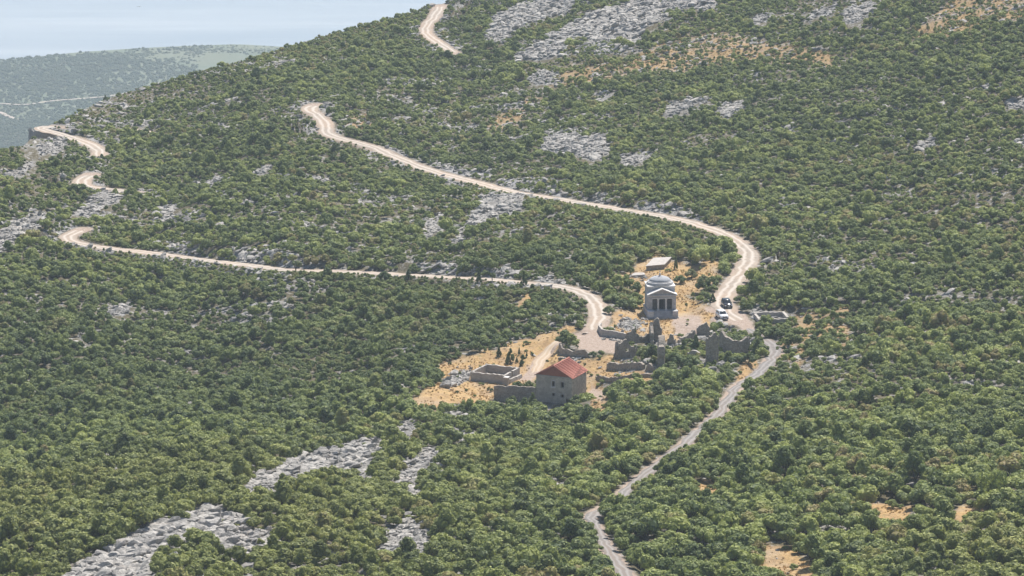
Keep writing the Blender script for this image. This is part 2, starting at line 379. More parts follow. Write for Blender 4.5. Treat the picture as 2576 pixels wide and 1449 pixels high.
BUSHIN = np.maximum(inside([(385,1500),(408,1392),(460,1372),(540,1387),(590,1422),(605,1500)], 6), inside([(1420,130),(1425,108),(1455,100),(1500,118),(1560,112),(1600,118),(1560,135),(1460,150)], 5))
def union(polys, f=7.0):
    a = np.zeros(UU.shape)
    for p in polys: a = np.maximum(a, inside(p, f))
    return a
DRY = union([[(1005,1022),(1060,988),(1120,950),(1100,930),(1150,905),(1230,880),(1330,850),(1400,828),(1445,818),(1442,840),(1400,852),(1380,880),(1345,905),(1345,930),(1335,960),(1245,1000),(1210,1012),(1080,1028)],
 [(1335,960),(1350,900),(1400,862),(1412,890),(1490,903),(1555,890),(1560,930),(1640,940),(1655,958),(1500,962),(1535,985),(1520,1050),(1490,1045),(1480,1000),(1440,950)],
 [(1520,702),(1590,680),(1620,660),(1650,640),(1700,655),(1760,665),(1800,640),(1808,690),(1780,722),(1730,745),(1782,770),(1795,805),(1770,855),(1690,858),(1560,842),(1530,815),(1540,790),(1590,775),(1602,730),(1560,716)],
 [(1743,1252),(1748,1215),(1800,1203),(1817,1220),(1802,1250),(1770,1262)],[(1900,1425),(1925,1373),(1980,1378),(2035,1412),(2045,1475),(1950,1475)],
 [(2180,1272),(2230,1262),(2295,1280),(2285,1332),(2230,1322)],[(2378,1302),(2440,1268),(2484,1280),(2430,1312)],
 [(1848,955),(1875,905),(1897,903),(1892,942),(1862,962)],[(1285,775),(1330,733),(1338,745),(1312,778)],[(1960,890),(2000,880),(2020,905),(1985,915)]])
DRY2 = union([[(1365,205),(1450,168),(1580,160),(1650,108),(1800,78),(1950,108),(2105,140),(2095,168),(1900,157),(1700,184),(1550,204),(1420,220)],
 [(2290,90),(2330,48),(2400,-10),(2600,-20),(2600,62),(2480,62),(2420,92),(2320,100)],[(872,335),(868,292),(922,288),(945,322)],[(1225,315),(1330,248),(1364,250),(1285,325)],
 [(1935,885),(1985,850),(2015,785),(2125,798),(2155,880),(2105,915),(2060,850),(2010,925)],[(2070,790),(2130,760),(2150,800)],[(1480,1060),(1500,1030),(1540,1045),(1520,1075)]], 10)
SPARSE = np.maximum.reduce([inside([(165,325),(220,268),(430,205),(570,195),(500,300),(330,335)], 12)*.55, inside([(330,640),(520,500),(900,480),(985,520),(900,640),(700,650)], 14)*.35,
 inside([(845,275),(1000,195),(1350,215),(1400,300),(1250,410),(1000,385)], 14)*.45, inside([(1000,640),(1050,560),(1300,600),(1300,690),(1000,680)], 10)*.3, inside([(-20,560),(150,370),(200,520),(100,570)], 10)*.25])
DIRT = union([[(1432,848),(1470,822),(1522,820),(1515,845),(1575,853),(1562,868),(1556,884),(1500,886),(1450,880)],[(1772,775),(1805,760),(1850,765),(1880,800),(1895,822),(1880,835),(1850,812),(1800,806)],
 [(1700,800),(1765,795),(1775,850),(1700,852),(1690,830)],[(1925,872),(1955,862),(1975,885),(1950,910),(1925,905)],[(1310,955),(1335,925),(1360,930),(1345,960)],[(1480,975),(1530,985),(1520,1005),(1480,1000)]], 5)
PLAZA = DIRT
patch = smooth(.605, .66, fbm(str_/5.5+31, (X*.84-Y*.55)/24, 4, 141))*(1-DRY)*(1-DIRT)*smooth(1.5, 3, RD)*np.where(VV < 700, np.where(UU > 1550, .35, .70), np.where(UU > 1500, .35, .55))
bank = (RD > .5) & (RD < 6.5)
up_bank = np.where(bank & (RSIDE > 0), smooth(.6, 1.4, RD)*(1-smooth(3.0, 6.5, RD)), 0)
dn_bank = np.where(bank & (RSIDE < 0), smooth(.4, 1.0, RD)*(1-smooth(2.6, 5.5, RD)), 0)
BANK = np.maximum(up_bank*smooth(.36, .6, fbm(X/9, Y/9, 3, 77)), dn_bank*.8*smooth(.42, .62, fbm(X/9, Y/9, 3, 78)))
BANK *= ~((UU > 1430) & (VV > 560) & (VV < 1000))

# extra rows: the ground running back down to the plain, and forward to the camera's own hill
NB, NF = 26, 16
bx, by, bz = [], [], []
for k in range(1, NB+1):
    s = 2200*(k/NB)**2.2
    yy = Y[:, -1]+s; drop = .2*s+.34*s*min(1, s/50); bx.append(X[:, -1]/Y[:, -1]*yy); by.append(yy); bz.append(np.maximum(Z[:, -1]-drop, -880))
fx_, fy_, fz_ = [], [], []
for k in range(1, NF+1):
    t = k/NF; yy = Y[:, 0]*(1-t)+6*t; fx_.append(X[:, 0]/Y[:, 0]*yy*(1-t)+U*.02*t-25*t); fy_.append(yy); fz_.append(Z[:, 0]*(yy/Y[:, 0])-2.0*t)
GX = np.concatenate([np.array(fx_)[::-1].T, X, np.array(bx).T], 1); GY = np.concatenate([np.array(fy_)[::-1].T, Y, np.array(by).T], 1); GZ = np.concatenate([np.array(fz_)[::-1].T, Z, np.array(bz).T], 1)
nu, nv = GX.shape; idx = np.arange(nu*nv).reshape(nu, nv)
quads = np.stack([idx[:-1, :-1], idx[1:, :-1], idx[1:, 1:], idx[:-1, 1:]], -1).reshape(-1, 4)
gme = np_mesh('hillside', np.stack([GX, GY, GZ], -1).reshape(-1, 3), quads, None, True)
def padded(a): return np.pad(a, ((0, 0), (NF, NB))).ravel()
rockA = np.clip(np.maximum(np.maximum(ROCK, BANK), patch*.9), 0, 1)
fattr(gme, 'rock', padded(rockA)); fattr(gme, 'dry', padded(np.maximum(DRY, DRY2*.75)*(1-ROCK))); fattr(gme, 'dirt', padded(np.maximum(DIRT, (1-smooth(.1, .8, RD)))))
m, nt, b = newmat('ground'); g = N(nt, 'ShaderNodeNewGeometry'); p = g.outputs['Position']
n1 = noise_n(nt, .12, 5, p); n2 = noise_n(nt, 1.3, 5, p, .65); n3 = noise_n(nt, .5, 6, p, .7); n4 = noise_n(nt, 4.0, 3, p)
soil = ramp(nt, n2.outputs[0], [(.3, (.050,.044,.026)), (.5, (.095,.082,.050)), (.72, (.19,.165,.125))]).outputs[0]
soil = mix(nt, ramp(nt, n3.outputs[0], [(.52, (0,0,0)), (.62, (1,1,1))]).outputs[0], soil, ramp(nt, n4.outputs[0], [(.3, (.17,.165,.16)), (.7, (.36,.35,.345))]).outputs[0])
gold = ramp(nt, n2.outputs[0], [(.25, (.18,.118,.052)), (.45, (.36,.235,.108)), (.62, (.45,.31,.155)), (.8, (.39,.325,.235))]).outputs[0]
gold = mix(nt, ramp(nt, n3.outputs[0], [(.56, (0,0,0)), (.68, (1,1,1))]).outputs[0], gold, (.16,.15,.07))
gold = mix(nt, ramp(nt, n1.outputs[0], [(.5, (0,0,0)), (.75, (1,1,1))]).outputs[0], gold, (.36,.30,.235))
rk = ramp(nt, n2.outputs[0], [(.3, (.13,.13,.135)), (.55, (.29,.285,.285)), (.75, (.42,.41,.41))]).outputs[0]
dirt = ramp(nt, n2.outputs[0], [(.3, (.25,.19,.15)), (.55, (.335,.265,.22)), (.75, (.42,.365,.32))]).outputs[0]
n5 = noise_n(nt, .28, 5, p, .7)
gold = mix(nt, ramp(nt, n5.outputs[0], [(.44, (0,0,0)), (.6, (.75,.75,.75))]).outputs[0], gold, (.30,.20,.115))
gold = mix(nt, ramp(nt, n4.outputs[0], [(.55, (0,0,0)), (.7, (.7,.7,.7))]).outputs[0], gold, (.22,.17,.085))
c = mix(nt, attr(nt, 'dry'), soil, gold); c = mix(nt, attr(nt, 'rock'), c, rk); c = mix(nt, attr(nt, 'dirt'), c, dirt)
nt.links.new(c, b.inputs['Base Color']); b.inputs['Roughness'].default_value = 1; b.inputs['Specular IOR Level'].default_value = .1
bump(nt, b, mth(nt, 'ADD', n2.outputs[0], mth(nt, 'MULTIPLY', n4.outputs[0], .4)), .8, .35)
tag(link('hillside', gme, None, m), kind='structure')

# ------------------------------------------------------------------ roads
def road_mat(name, edge, track, mid):
    m, nt, b = newmat(name); uv = N(nt, 'ShaderNodeUVMap'); sx = N(nt, 'ShaderNodeSeparateXYZ'); nt.links.new(uv.outputs[0], sx.inputs[0])
    g = N(nt, 'ShaderNodeNewGeometry'); n = noise_n(nt, .8, 5, g.outputs['Position'], .65); nb = noise_n(nt, .09, 3, g.outputs['Position'])
    x = mth(nt, 'ADD', sx.outputs[0], mth(nt, 'MULTIPLY', mth(nt, 'SUBTRACT', n.outputs[0], .5), .16))
    a = mth(nt, 'ABSOLUTE', mth(nt, 'SUBTRACT', mth(nt, 'ABSOLUTE', mth(nt, 'SUBTRACT', x, .5)), .2))
    t = ramp(nt, a, [(.03, (1,1,1)), (.13, (0,0,0))]).outputs[0]
    base = mix(nt, ramp(nt, n.outputs[0], [(.35, (0,0,0)), (.7, (1,1,1))]).outputs[0], edge, mid)
    base = mix(nt, ramp(nt, nb.outputs[0], [(.4, (0,0,0)), (.65, (.6,.6,.6))]).outputs[0], base, tuple(v*f for v, f in zip(mid, (1.0,.86,.74))))
    c = mix(nt, mth(nt, 'MULTIPLY', t, .75), base, track)
    nt.links.new(c, b.inputs['Base Color']); b.inputs['Roughness'].default_value = 1; b.inputs['Specular IOR Level'].default_value = .1
    bump(nt, b, n.outputs[0], .5, .1); return m
M_ROAD = road_mat('gravel_road', (.25,.215,.18), (.49,.44,.39), (.355,.305,.26))
M_TRACK = road_mat('grey_gravel', (.16,.15,.145), (.28,.265,.255), (.215,.20,.195))
M_PATH = road_mat('trodden_path', (.36,.28,.20), (.46,.39,.31), (.41,.335,.26))
def strip(nm, p, w, mat, lift=.05, sub=6):
    d = np.gradient(p[:, :2], axis=0); d /= np.linalg.norm(d, axis=1)[:, None]+1e-9; nrm = np.c_[-d[:, 1], d[:, 0]]
    k = len(p); ii_ = np.arange(k); endr = smooth(0, 7, np.minimum(ii_, k-1-ii_))
    wob = (fbm(np.arange(k)*.35, np.zeros(k)+hash(len(nm)) % 7, 3, 5)-.5)*1.7; wob2 = (fbm(np.arange(k)*.35+40, np.zeros(k)+2, 3, 6)-.5)*1.7
    co = []; uvs = []
    for i in range(sub+1):
        t = i/sub; off = -(w/2+wob)*(1-t)+(w/2+wob2)*t
        co.append(np.c_[p[:, 0]+nrm[:, 0]*off, p[:, 1]+nrm[:, 1]*off, p[:, 2]+lift-.10*abs(2*t-1)**3-.22*(1-endr)]); uvs.append(np.c_[np.full(k, t), np.arange(k)*.1])
    co = np.stack(co, 1).reshape(-1, 3); uv = np.stack(uvs, 1).reshape(-1, 2); ii = np.arange(k*(sub+1)).reshape(k, sub+1)
    q = np.stack([ii[:-1, :-1], ii[1:, :-1], ii[1:, 1:], ii[:-1, 1:]], -1).reshape(-1, 4)[:, ::-1]
    me = np_mesh(nm, co, q, None, True); ul = me.uv_layers.new(name='UVMap')
    vi = np.empty(len(me.loops), np.int32); me.loops.foreach_get('vertex_index', vi); ul.data.foreach_set('uv', uv[vi].astype(np.float32).ravel())
    return tag(link(nm, me, None, mat), kind='structure')
for nm, (uv, w) in ROADS.items():
    strip(nm, road_pts[nm], w, M_TRACK if nm == 'track' else M_PATH if nm == 'footpath' else M_ROAD)

# ------------------------------------------------------------------ far plain, coast and sea
ZP, ZS = -850.0, -900.0
coast = np.array([(-900,205),(-300,166),(0,153),(100,142),(200,131),(350,121),(500,114),(600,111),(700,117),(850,128),(1200,150),(2000,170),(3400,190)], float)
cu = np.linspace(-900, 3400, 160); cv = np.interp(cu, coast[:, 0], coast[:, 1]); edge = on_plane(cu, cv, ZP)
rows = []
for t in np.r_[np.linspace(0, 1, 90)**.8]:
    yy = 1900+(edge[:, 1]-1900)*t; xx = edge[:, 0]/edge[:, 1]*yy
    zz = ZP+(fbm(xx/320, yy/320, 4, 88)-.5)*16*(1-t**6); rows.append(np.c_[xx, yy, zz])
for s, z in ((25, -12), (60, -35), (110, -56)): rows.append(np.c_[edge[:, 0], edge[:, 1]+s, np.full(len(cu), ZP+z)])
co = np.stack(rows, 0); ii = np.arange(co.shape[0]*co.shape[1]).reshape(co.shape[:2])
q = np.stack([ii[:-1, :-1], ii[:-1, 1:], ii[1:, 1:], ii[1:, :-1]], -1).reshape(-1, 4)
me = np_mesh('plain', co.reshape(-1, 3), q, None, True)
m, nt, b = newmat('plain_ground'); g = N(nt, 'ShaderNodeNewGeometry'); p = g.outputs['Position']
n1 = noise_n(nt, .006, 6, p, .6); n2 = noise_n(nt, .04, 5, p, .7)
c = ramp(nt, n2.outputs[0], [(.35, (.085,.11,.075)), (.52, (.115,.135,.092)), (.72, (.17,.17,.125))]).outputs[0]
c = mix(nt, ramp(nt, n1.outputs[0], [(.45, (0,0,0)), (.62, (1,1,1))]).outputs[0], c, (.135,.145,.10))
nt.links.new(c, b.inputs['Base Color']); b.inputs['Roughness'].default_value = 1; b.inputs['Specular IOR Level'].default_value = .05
tag(link('plain', me, None, m), kind='structure')
def far_strip(nm, uv, w):
    s = spline(uv, 10); p = on_plane(s[:, 0], s[:, 1], ZP); p[:, 2] = ZP+(fbm(p[:, 0]/320, p[:, 1]/320, 4, 88)-.5)*16+.8
    return strip(nm, p, w, M_ROAD, 1.5, 4)
far_strip('plain_road', [(-80,270),(0,263),(60,265),(130,258),(190,254),(260,249),(330,240),(380,230)], 5)
far_strip('plain_track', [(-40,278),(0,283),(20,292),(45,302)], 6)
sx_ = 9500.0
me = np_mesh('sea', np.array([(-sx_, 3000, ZS), (sx_, 3000, ZS), (sx_, 24000, ZS), (-sx_, 24000, ZS)]), [(0,1,2,3)])
m, nt, b = newmat('sea_water'); g = N(nt, 'ShaderNodeNewGeometry'); mp = N(nt, 'ShaderNodeMapping'); mp.inputs['Scale'].default_value = (.12, 1, 1); nt.links.new(g.outputs['Position'], mp.inputs[0])
n1 = noise_n(nt, .05, 6, mp.outputs[0], .6); n2 = noise_n(nt, .007, 5, mp.outputs[0], .65)
c = ramp(nt, n2.outputs[0], [(.35, (.19,.22,.25)), (.65, (.28,.305,.33))]).outputs[0]
nt.links.new(c, b.inputs['Base Color']); b.inputs['IOR'].default_value = 1.33
nt.links.new(ramp(nt, n2.outputs[0], [(.35, (.34,)*3), (.7, (.5,)*3)]).outputs[0], b.inputs['Roughness'])
bump(nt, b, n1.outputs[0], .25, 4.0)
tag(link('sea', me, None, m), kind='structure')
# ================================================================== ROCK OUTCROPS
def ico(sub):
    bm = bmesh.new(); bmesh.ops.create_icosphere(bm, subdivisions=sub, radius=1.0)
    v = np.array([x.co[:] for x in bm.verts]); f = np.array([[w.index for w in q.verts] for q in bm.faces]); bm.free(); return v, f
IV, IF = ico(2); IV1, IF1 = ico(1)
def n3(v, s, k): return vnoise(v[:, 0]*s+v[:, 2]*s*.7+k*3.1, v[:, 1]*s-v[:, 2]*s*.6+k, k)-.5
BOULD = []
for k in range(14):
    v = IV.copy(); v *= (1+n3(v, 1.7, k)*.9+n3(v, 4.1, k+50)*.45)[:, None]
    for _ in range(4):                                  # split faces
        d = rng.normal(size=3); d /= np.linalg.norm(d); h = v@d; lim = rng.uniform(.62, .88); v -= np.outer(np.maximum(h-lim, 0), d)*.9
    BOULD.append(v)
def gnormal(i, j):
    i0, i1 = np.maximum(i-1, 0), np.minimum(i+1, len(U)-1); j0, j1 = np.maximum(j-2, 0), np.minimum(j+2, NR-1)
    a = np.stack([X[i1, j]-X[i0, j], Y[i1, j]-Y[i0, j], Z[i1, j]-Z[i0, j]], -1); b = np.stack([X[i, j1]-X[i, j0], Y[i, j1]-Y[i, j0], Z[i, j1]-Z[i, j0]], -1)
    n = np.cross(a, b); return n/np.linalg.norm(n, axis=1)[:, None]
CELL = np.zeros(X.shape); CELL[:-1, :-1] = np.abs((X[1:, :-1]-X[:-1, :-1])*(Y[:-1, 1:]-Y[:-1, :-1]))
def sample(weight, count):
    w = (weight*CELL).ravel(); t = w.sum()
    if t <= 0: return np.zeros(0, int), np.zeros(0, int)
    k = rng.choice(len(w), size=count, p=w/t); return k//NR, k % NR
def stones(name, i, j, size, aniso=(1.4, 1.0, .62), bury=.15, mask=None):
    n = len(i); pv = []; pf = []; pt = []; off = 0
    jx = rng.uniform(0, 1, n); jy = rng.uniform(0, 1, n); i2 = np.minimum(i+1, len(U)-1); j2 = np.minimum(j+1, NR-1)
    def L(a): return (a[i, j]*(1-jx)+a[i2, j]*jx)*(1-jy)+(a[i, j2]*(1-jx)+a[i2, j2]*jx)*jy
    P = np.stack([L(X), L(Y), L(Z)], -1); sz = size*np.clip(np.exp(rng.normal(0, .52, n)), .35, 2.5)
    for k in range(n):
        v = BOULD[k % 14]*(np.array(aniso)*sz[k]*rng.uniform(.75, 1.25, 3))
        th = rng.normal(-.5, .55); c, s = math.cos(th), math.sin(th); tl = rng.normal(.25, .28); ct, st = math.cos(tl), math.sin(tl)
        v = v@np.array([[ct, 0, -st], [0, 1, 0], [st, 0, ct]]).T; v = v@np.array([[c, -s, 0], [s, c, 0], [0, 0, 1]]).T
        pv.append(v+P[k]+[0, 0, sz[k]*bury]); pf.append(IF+off); off += len(v); pt.append(np.full(len(v), rng.uniform()))
    quad = None
    if mask is not None:                                # bedrock between the boulders
        sel = mask > .2; ii = np.full(mask.shape, -1); ii[sel] = np.arange(sel.sum())+off
        bx_, by_ = X[sel], Y[sel]; zz_ = Z[sel]+(fbm(bx_/1.7, by_/1.7, 3, 61)-.50)*size*1.9
        pv.append(np.stack([bx_, by_, zz_], -1)); pt.append(vnoise(bx_, by_, 3)*.2)  # low tint puts crevice shade into the bedrock colour
        cs = sel[:-1, :-1] & sel[1:, :-1] & sel[1:, 1:] & sel[:-1, 1:]
        quad = np.stack([ii[:-1, :-1][cs], ii[1:, :-1][cs], ii[1:, 1:][cs], ii[:-1, 1:][cs]], -1)
    me = np_mesh(name, np.concatenate(pv), quad, np.concatenate(pf), False); fattr(me, 'tint', np.concatenate(pt)); return me
for (poly, s, lab), mk in zip(OUT, omask):
    area = (CELL*mk).sum(); cnt = int(min(4200, max(14, area/(s*s)*1.9)))
    keep = mk*(1-BUSHIN*.8); i, j = sample(keep, cnt)
    tag(link('rock_outcrop', stones('rock_outcrop', i, j, s*.42, mask=mk), None, M_ROCK), lab, 'rock')
# loose stones along the road cuts and through the thin scrub: past counting
FR = np.maximum.reduce([inside(p_, 16) for p_, _, _ in OUT])*(1-ROCK)
w = patch*.55+FR*.6+BANK*1.0+SPARSE*.10+DRY2*.05+.006; w *= (RD > .4)*(DIRT < .3)*((UU > -120) & (UU < 2700) & (VV < 1560)); w = w*(1-ROCK)
cnt = int(min(17000, (w*CELL).sum()/.9)); i, j = sample(w, cnt)
tag(link('loose_stones', stones('loose_stones', i, j, .42), None, M_ROCK), 'grey limestone rubble along the road cuts and scattered through thin scrub', 'rubble', kind='stuff')

# ================================================================== SHRUBS
def leaf_mat(name, dark, mid, lite, dry):
    m, nt, b = newmat(name); oi = N(nt, 'ShaderNodeObjectInfo'); g = N(nt, 'ShaderNodeNewGeometry')
    n = noise_n(nt, .022, 4, g.outputs['Position'], .6)
    f = mth(nt, 'ADD', mth(nt, 'MULTIPLY', oi.outputs['Random'], .60), mth(nt, 'MULTIPLY', n.outputs[0], .78))
    c = ramp(nt, f, [(.40, dark), (.70, mid), (.95, lite), (1.0, dry)]).outputs[0]
    t = attr(nt, 'tint')
    c = mix(nt, mth(nt, 'MULTIPLY', t, .75), c, lite)
    sp = N(nt, 'ShaderNodeSeparateXYZ'); nt.links.new(g.outputs['Position'], sp.inputs[0])
    def rng_(x, a, b_):
        q = N(nt, 'ShaderNodeMapRange'); q.inputs[1].default_value = a; q.inputs[2].default_value = b_; nt.links.new(x, q.inputs[0]); return q.outputs[0]
    z1 = mth(nt, 'MULTIPLY', rng_(sp.outputs[0], 15, -35), rng_(sp.outputs[1], 800, 740)); z2 = mth(nt, 'MULTIPLY', rng_(sp.outputs[0], 45, 75), rng_(sp.outputs[1], 680, 640))
    zn = mth(nt, 'MULTIPLY', mth(nt, 'MAXIMUM', z1, z2), mth(nt, 'ADD', mth(nt, 'MULTIPLY', n.outputs[0], .8), .15), True)   # a yellower species on the sunny crests
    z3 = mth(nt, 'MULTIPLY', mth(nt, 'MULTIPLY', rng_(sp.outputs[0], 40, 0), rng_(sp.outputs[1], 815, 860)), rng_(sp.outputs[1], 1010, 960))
    c = mix(nt, mth(nt, 'MULTIPLY', z3, .45), c, mix(nt, t, dark, mid))     # slope shade of the left valley, put into the leaf colour
    c = mix(nt, mth(nt, 'MULTIPLY', zn, .95), c, mix(nt, t, (.17,.185,.05), (.34,.335,.10)))
    nt.links.new(c, b.inputs['Base Color']); b.inputs['Roughness'].default_value = .65; b.inputs['Specular IOR Level'].default_value = .25
    tr = N(nt, 'ShaderNodeBsdfTranslucent'); hs = N(nt, 'ShaderNodeHueSaturation'); hs.inputs['Value'].default_value = 1.25; hs.inputs['Saturation'].default_value = 1.1
    nt.links.new(c, hs.inputs['Color']); nt.links.new(hs.outputs[0], tr.inputs[0])
    ms = N(nt, 'ShaderNodeMixShader'); ms.inputs[0].default_value = .26
    nt.links.new(b.outputs[0], ms.inputs[1]); nt.links.new(tr.outputs[0], ms.inputs[2]); nt.links.new(ms.outputs[0], nt.nodes['Material Output'].inputs[0])
    return m
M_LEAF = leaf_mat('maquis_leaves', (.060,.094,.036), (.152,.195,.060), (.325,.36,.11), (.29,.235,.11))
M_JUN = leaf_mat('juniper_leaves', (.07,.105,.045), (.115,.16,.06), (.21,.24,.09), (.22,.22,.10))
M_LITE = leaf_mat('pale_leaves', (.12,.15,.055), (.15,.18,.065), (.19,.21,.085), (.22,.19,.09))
def crown(name, lumps, leaves, size, seed, core=True, mat=None):
    """leaf clumps over many small domes; lumps: (x,y,z,r)"""
    r_ = np.random.default_rng(seed); V = []; Q = []; T = []; tv = []; off = 0
    for (x, y, z, r) in lumps:
        n = leaves; d = r_.normal(size=(n, 3)); d[:, 2] = d[:, 2]*.9+.35; d /= np.linalg.norm(d, axis=1)[:, None]
        c = np.array([x, y, z])+d*(r*r_.uniform(.86, 1.10, n))[:, None]
        nn = d+r_.normal(0, .36, (n, 3)); nn /= np.linalg.norm(nn, axis=1)[:, None]
        a = np.cross(nn, r_.normal(size=(n, 3))); a /= np.linalg.norm(a, axis=1)[:, None]; b = np.cross(nn, a)
        s = size*r_.uniform(.6, 1.35, n)[:, None]; a = a*s*.62; b = b*s
        V.append(np.stack([c-a*.5-b*.1, c-b*.55, c+a*.5-b*.05, c+b*.6], 1).reshape(-1, 3)); Q.append(np.arange(n*4).reshape(n, 4)+off); off += n*4
        lt_ = r_.uniform(-.45, .45); tv.append(np.repeat(np.clip(r_.uniform(0, 1, n)**1.4*.75+lt_, 0, 1), 4))
    nq = off
    if core:
        for k, (x, y, z, r) in enumerate(lumps):
            v = IV1*(r*.9)*(1+n3(IV1, 2.3, seed+k)*.5)[:, None]+[x, y, z]; V.append(v); T.append(IF1+off); off += len(v); tv.append(np.zeros(len(v)))
    me = np_mesh(name, np.concatenate(V), np.concatenate(Q), np.concatenate(T) if T else None, False); fattr(me, 'tint', np.concatenate(tv))
    if mat: me.materials.append(mat)
    return me
def shrub_lumps(seed, n, tall=1.0, spread=1.0):
    r_ = np.random.default_rng(seed); L = []
    for k in range(n):
        a = r_.uniform(0, 2*math.pi); t = r_.uniform()**.6; rr = .78*t*spread
        z = (.25+.95*math.sqrt(max(0, 1-t*t*.85))*r_.uniform(.6, 1.08))*tall; L.append((rr*math.cos(a), rr*math.sin(a), z, r_.uniform(.30, .47)))
    return L
NP_ = 10; PROTO = []
for k in range(NP_):
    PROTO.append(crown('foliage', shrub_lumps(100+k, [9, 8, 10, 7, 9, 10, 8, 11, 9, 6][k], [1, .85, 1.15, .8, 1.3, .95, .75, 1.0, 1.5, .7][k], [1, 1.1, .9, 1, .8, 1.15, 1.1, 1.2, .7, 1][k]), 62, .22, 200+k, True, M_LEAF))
SP = []
for k in range(NP_): o = bpy.data.objects.new('foliage', PROTO[k]); SP.append(o)
def stem_mesh(name, h=.9, seed=1, n=4, r0=.07):
    r_ = random.Random(seed); mb = MB()
    for k in range(n):
        a = k*6.28/n+r_.uniform(0, 1); e = .35*r_.uniform(.5, 1.2)
        mb.tube([(0, 0, -.25), (.08*math.cos(a), .08*math.sin(a), h*.35), (e*math.cos(a), e*math.sin(a), h)], [r0, r0*.7, r0*.3], 5)
    me = bpy.data.meshes.new(name); me.from_pydata(mb.v, [], mb.f); me.update(); me.materials.append(M_BARK); return me
STEM = stem_mesh('stem')
# where they grow
def ahead(a, n):                                        # keep the ground just below an opening low
    r = a.copy()
    for k in range(1, n+1): r[:, :-k] = np.maximum(r[:, :-k], a[:, k:]*(1-.03*k))
    return r
ROCKX, DRYX, DIRTX = ahead(ROCK, 8), ahead(DRY, 7), ahead(DIRT, 6)
DRYX = np.where(VV > 1150, ahead(DRY, 12), DRYX)
free = (1-np.clip(ROCKX*1.1, 0, 1)*(1-BUSHIN))*(1-DRYX*.97)*(1-.72*DRY2)*(1-SPARSE*.9)*(1-smooth(.25, .5, DIRTX))
free = free*(1-.8*patch)*(1-.4*FR)*smooth(.7, 1.3, RD)*(1-.65*BANK)
free = np.where(DRY > .5, np.maximum(free, .030), free); free = np.where(DRY2 > .5, np.maximum(free, .28), free); free = np.where(ROCK > .6, np.maximum(free, .012), free)
gap = smooth(.36, .46, fbm(str_/14+9, (X*.84-Y*.55)/34, 4, 121)); free *= np.where(VV > 1000, .80+.20*gap, .42+.58*gap)
CLEAR = []                                              # footprints nothing may grow in: (x, y, radius)
def clear(u, v, r): c = gp0(u, v); CLEAR.append((c[0], c[1], r))
for a in [(1668,790,5.6),(1408,1000,5.6),(1380,1026,4.5),(1410,1030,4.8),(1440,1030,4.5),(1290,1015,4.0),(1255,1016,4.0),(1325,1018,3.5),(1388,1010,4.5),(1425,1005,4.8),(1235,948,6.5),(1948,797,5.6),(1655,668,5.5),(1605,695,2.8),(1816,800,3.6),(1828,772,3.6),(1290,1004,3.0),(1340,1012,2.2),(1260,1008,2.6),
  (1576,905,2.4),(1560,905,1.6),(1592,905,1.6),(1663,930,1.6),(1662,915,1.2),(1790,915,1.9),(98,338,6),(85,345,6),(75,355,5),(1655,868,2.0),(1650,862,2.5),(1690,872,1.4),(1768,855,2.2),(1846,892,2.6),(1865,892,2.2),(1825,892,2.2),(1575,934,2.2),(1555,934,2.2),(1600,934,2.2),(1640,938,1.6),(1540,850,2),(1560,862,2),(1610,866,2),(1520,850,1.5),(1440,902,3.2),(1420,895,2.2),(1466,904,2.4),(1728,790,6)]: clear(*a)
CL = np.array(CLEAR)
inview = (UU > -110) & (UU < 2690) & (VV < 1600)
want = 150000; i, j = sample(free*inview, want)
jx = rng.uniform(0, 1, want); jy = rng.uniform(0, 1, want); i2 = np.minimum(i+1, len(U)-1); j2 = np.minimum(j+1, NR-1)
def L2(a): return (a[i, j]*(1-jx)+a[i2, j]*jx)*(1-jy)+(a[i, j2]*(1-jx)+a[i2, j2]*jx)*jy
PX, PY, PZ = L2(X), L2(Y), L2(Z); pu = UU[i, j]; pv = VV[i, j]; fr = free[i, j]
rad = 1.0*np.exp(rng.normal(0, .36, want))*(1-.22*smooth(900, 350, pv))
rad *= 1+.42*smooth(900, 1300, pv)*smooth(1100, 1700, pu)+.18*smooth(1000, 1350, pv)
rad *= 1+.25*smooth(520, 640, pv)*smooth(1450, 1500, pu)*(1-smooth(1950, 2050, pu))*(1-smooth(950, 1000, pv))
rad *= np.where(fr < .5, .72, 1.0)*np.where(fr < .05, .55, 1.0)*(1-.3*smooth(.96, .985, S[j])); rad = np.clip(rad, .45, 2.5)
rad = np.minimum(rad, .75+RD[i, j]*.8); rad = np.where(FRONT[i, j] > .8, np.minimum(rad, .30+.10*RD[i, j]), np.where(FRONT[i, j] > .4, np.minimum(rad, .62+.17*RD[i, j]), rad))
inr = (pu > 1520) & (pu < 1900) & (pv > 840) & (pv < 945); rad = np.where(inr, np.minimum(rad, .75), rad)
ok = np.ones(want, bool)
for (x, y, r) in CLEAR: ok &= np.hypot(PX-x, PY-y) > r+rad*.55
grid = {}; keep = np.zeros(want, bool); order = np.argsort(-rad*rng.uniform(.6, 1.3, want))
for k in order:
    if not ok[k]: continue
    x, y, r = PX[k], PY[k], rad[k]; gx, gy = int(x//2.6), int(y//2.6); bad = False
    for a in (gx-1, gx, gx+1):
        for b_ in (gy-1, gy, gy+1):
            for (x2, y2, r2) in grid.get((a, b_), ()):
                if (x-x2)**2+(y-y2)**2 < (.545*(r+r2))**2: bad = True; break
            if bad: break
        if bad: break
    if not bad: keep[k] = True; grid.setdefault((gx, gy), []).append((x, y, r))
KP = np.where(keep)[0]
print('shrubs', len(KP))
yaw = rng.uniform(0, 6.283, want); zs = rng.uniform(.66, 1.06, want); kind = rng.integers(0, NP_, want)
inframe = (pu > 5) & (pu < 2571) & (pv < 1440) & (pv > 1075)
app = np.where(inframe, rad/PY, 0)[KP]; sel = KP[np.argsort(-app)]; HERO, REST = sel[:290], sel[290:]
fshare = {}
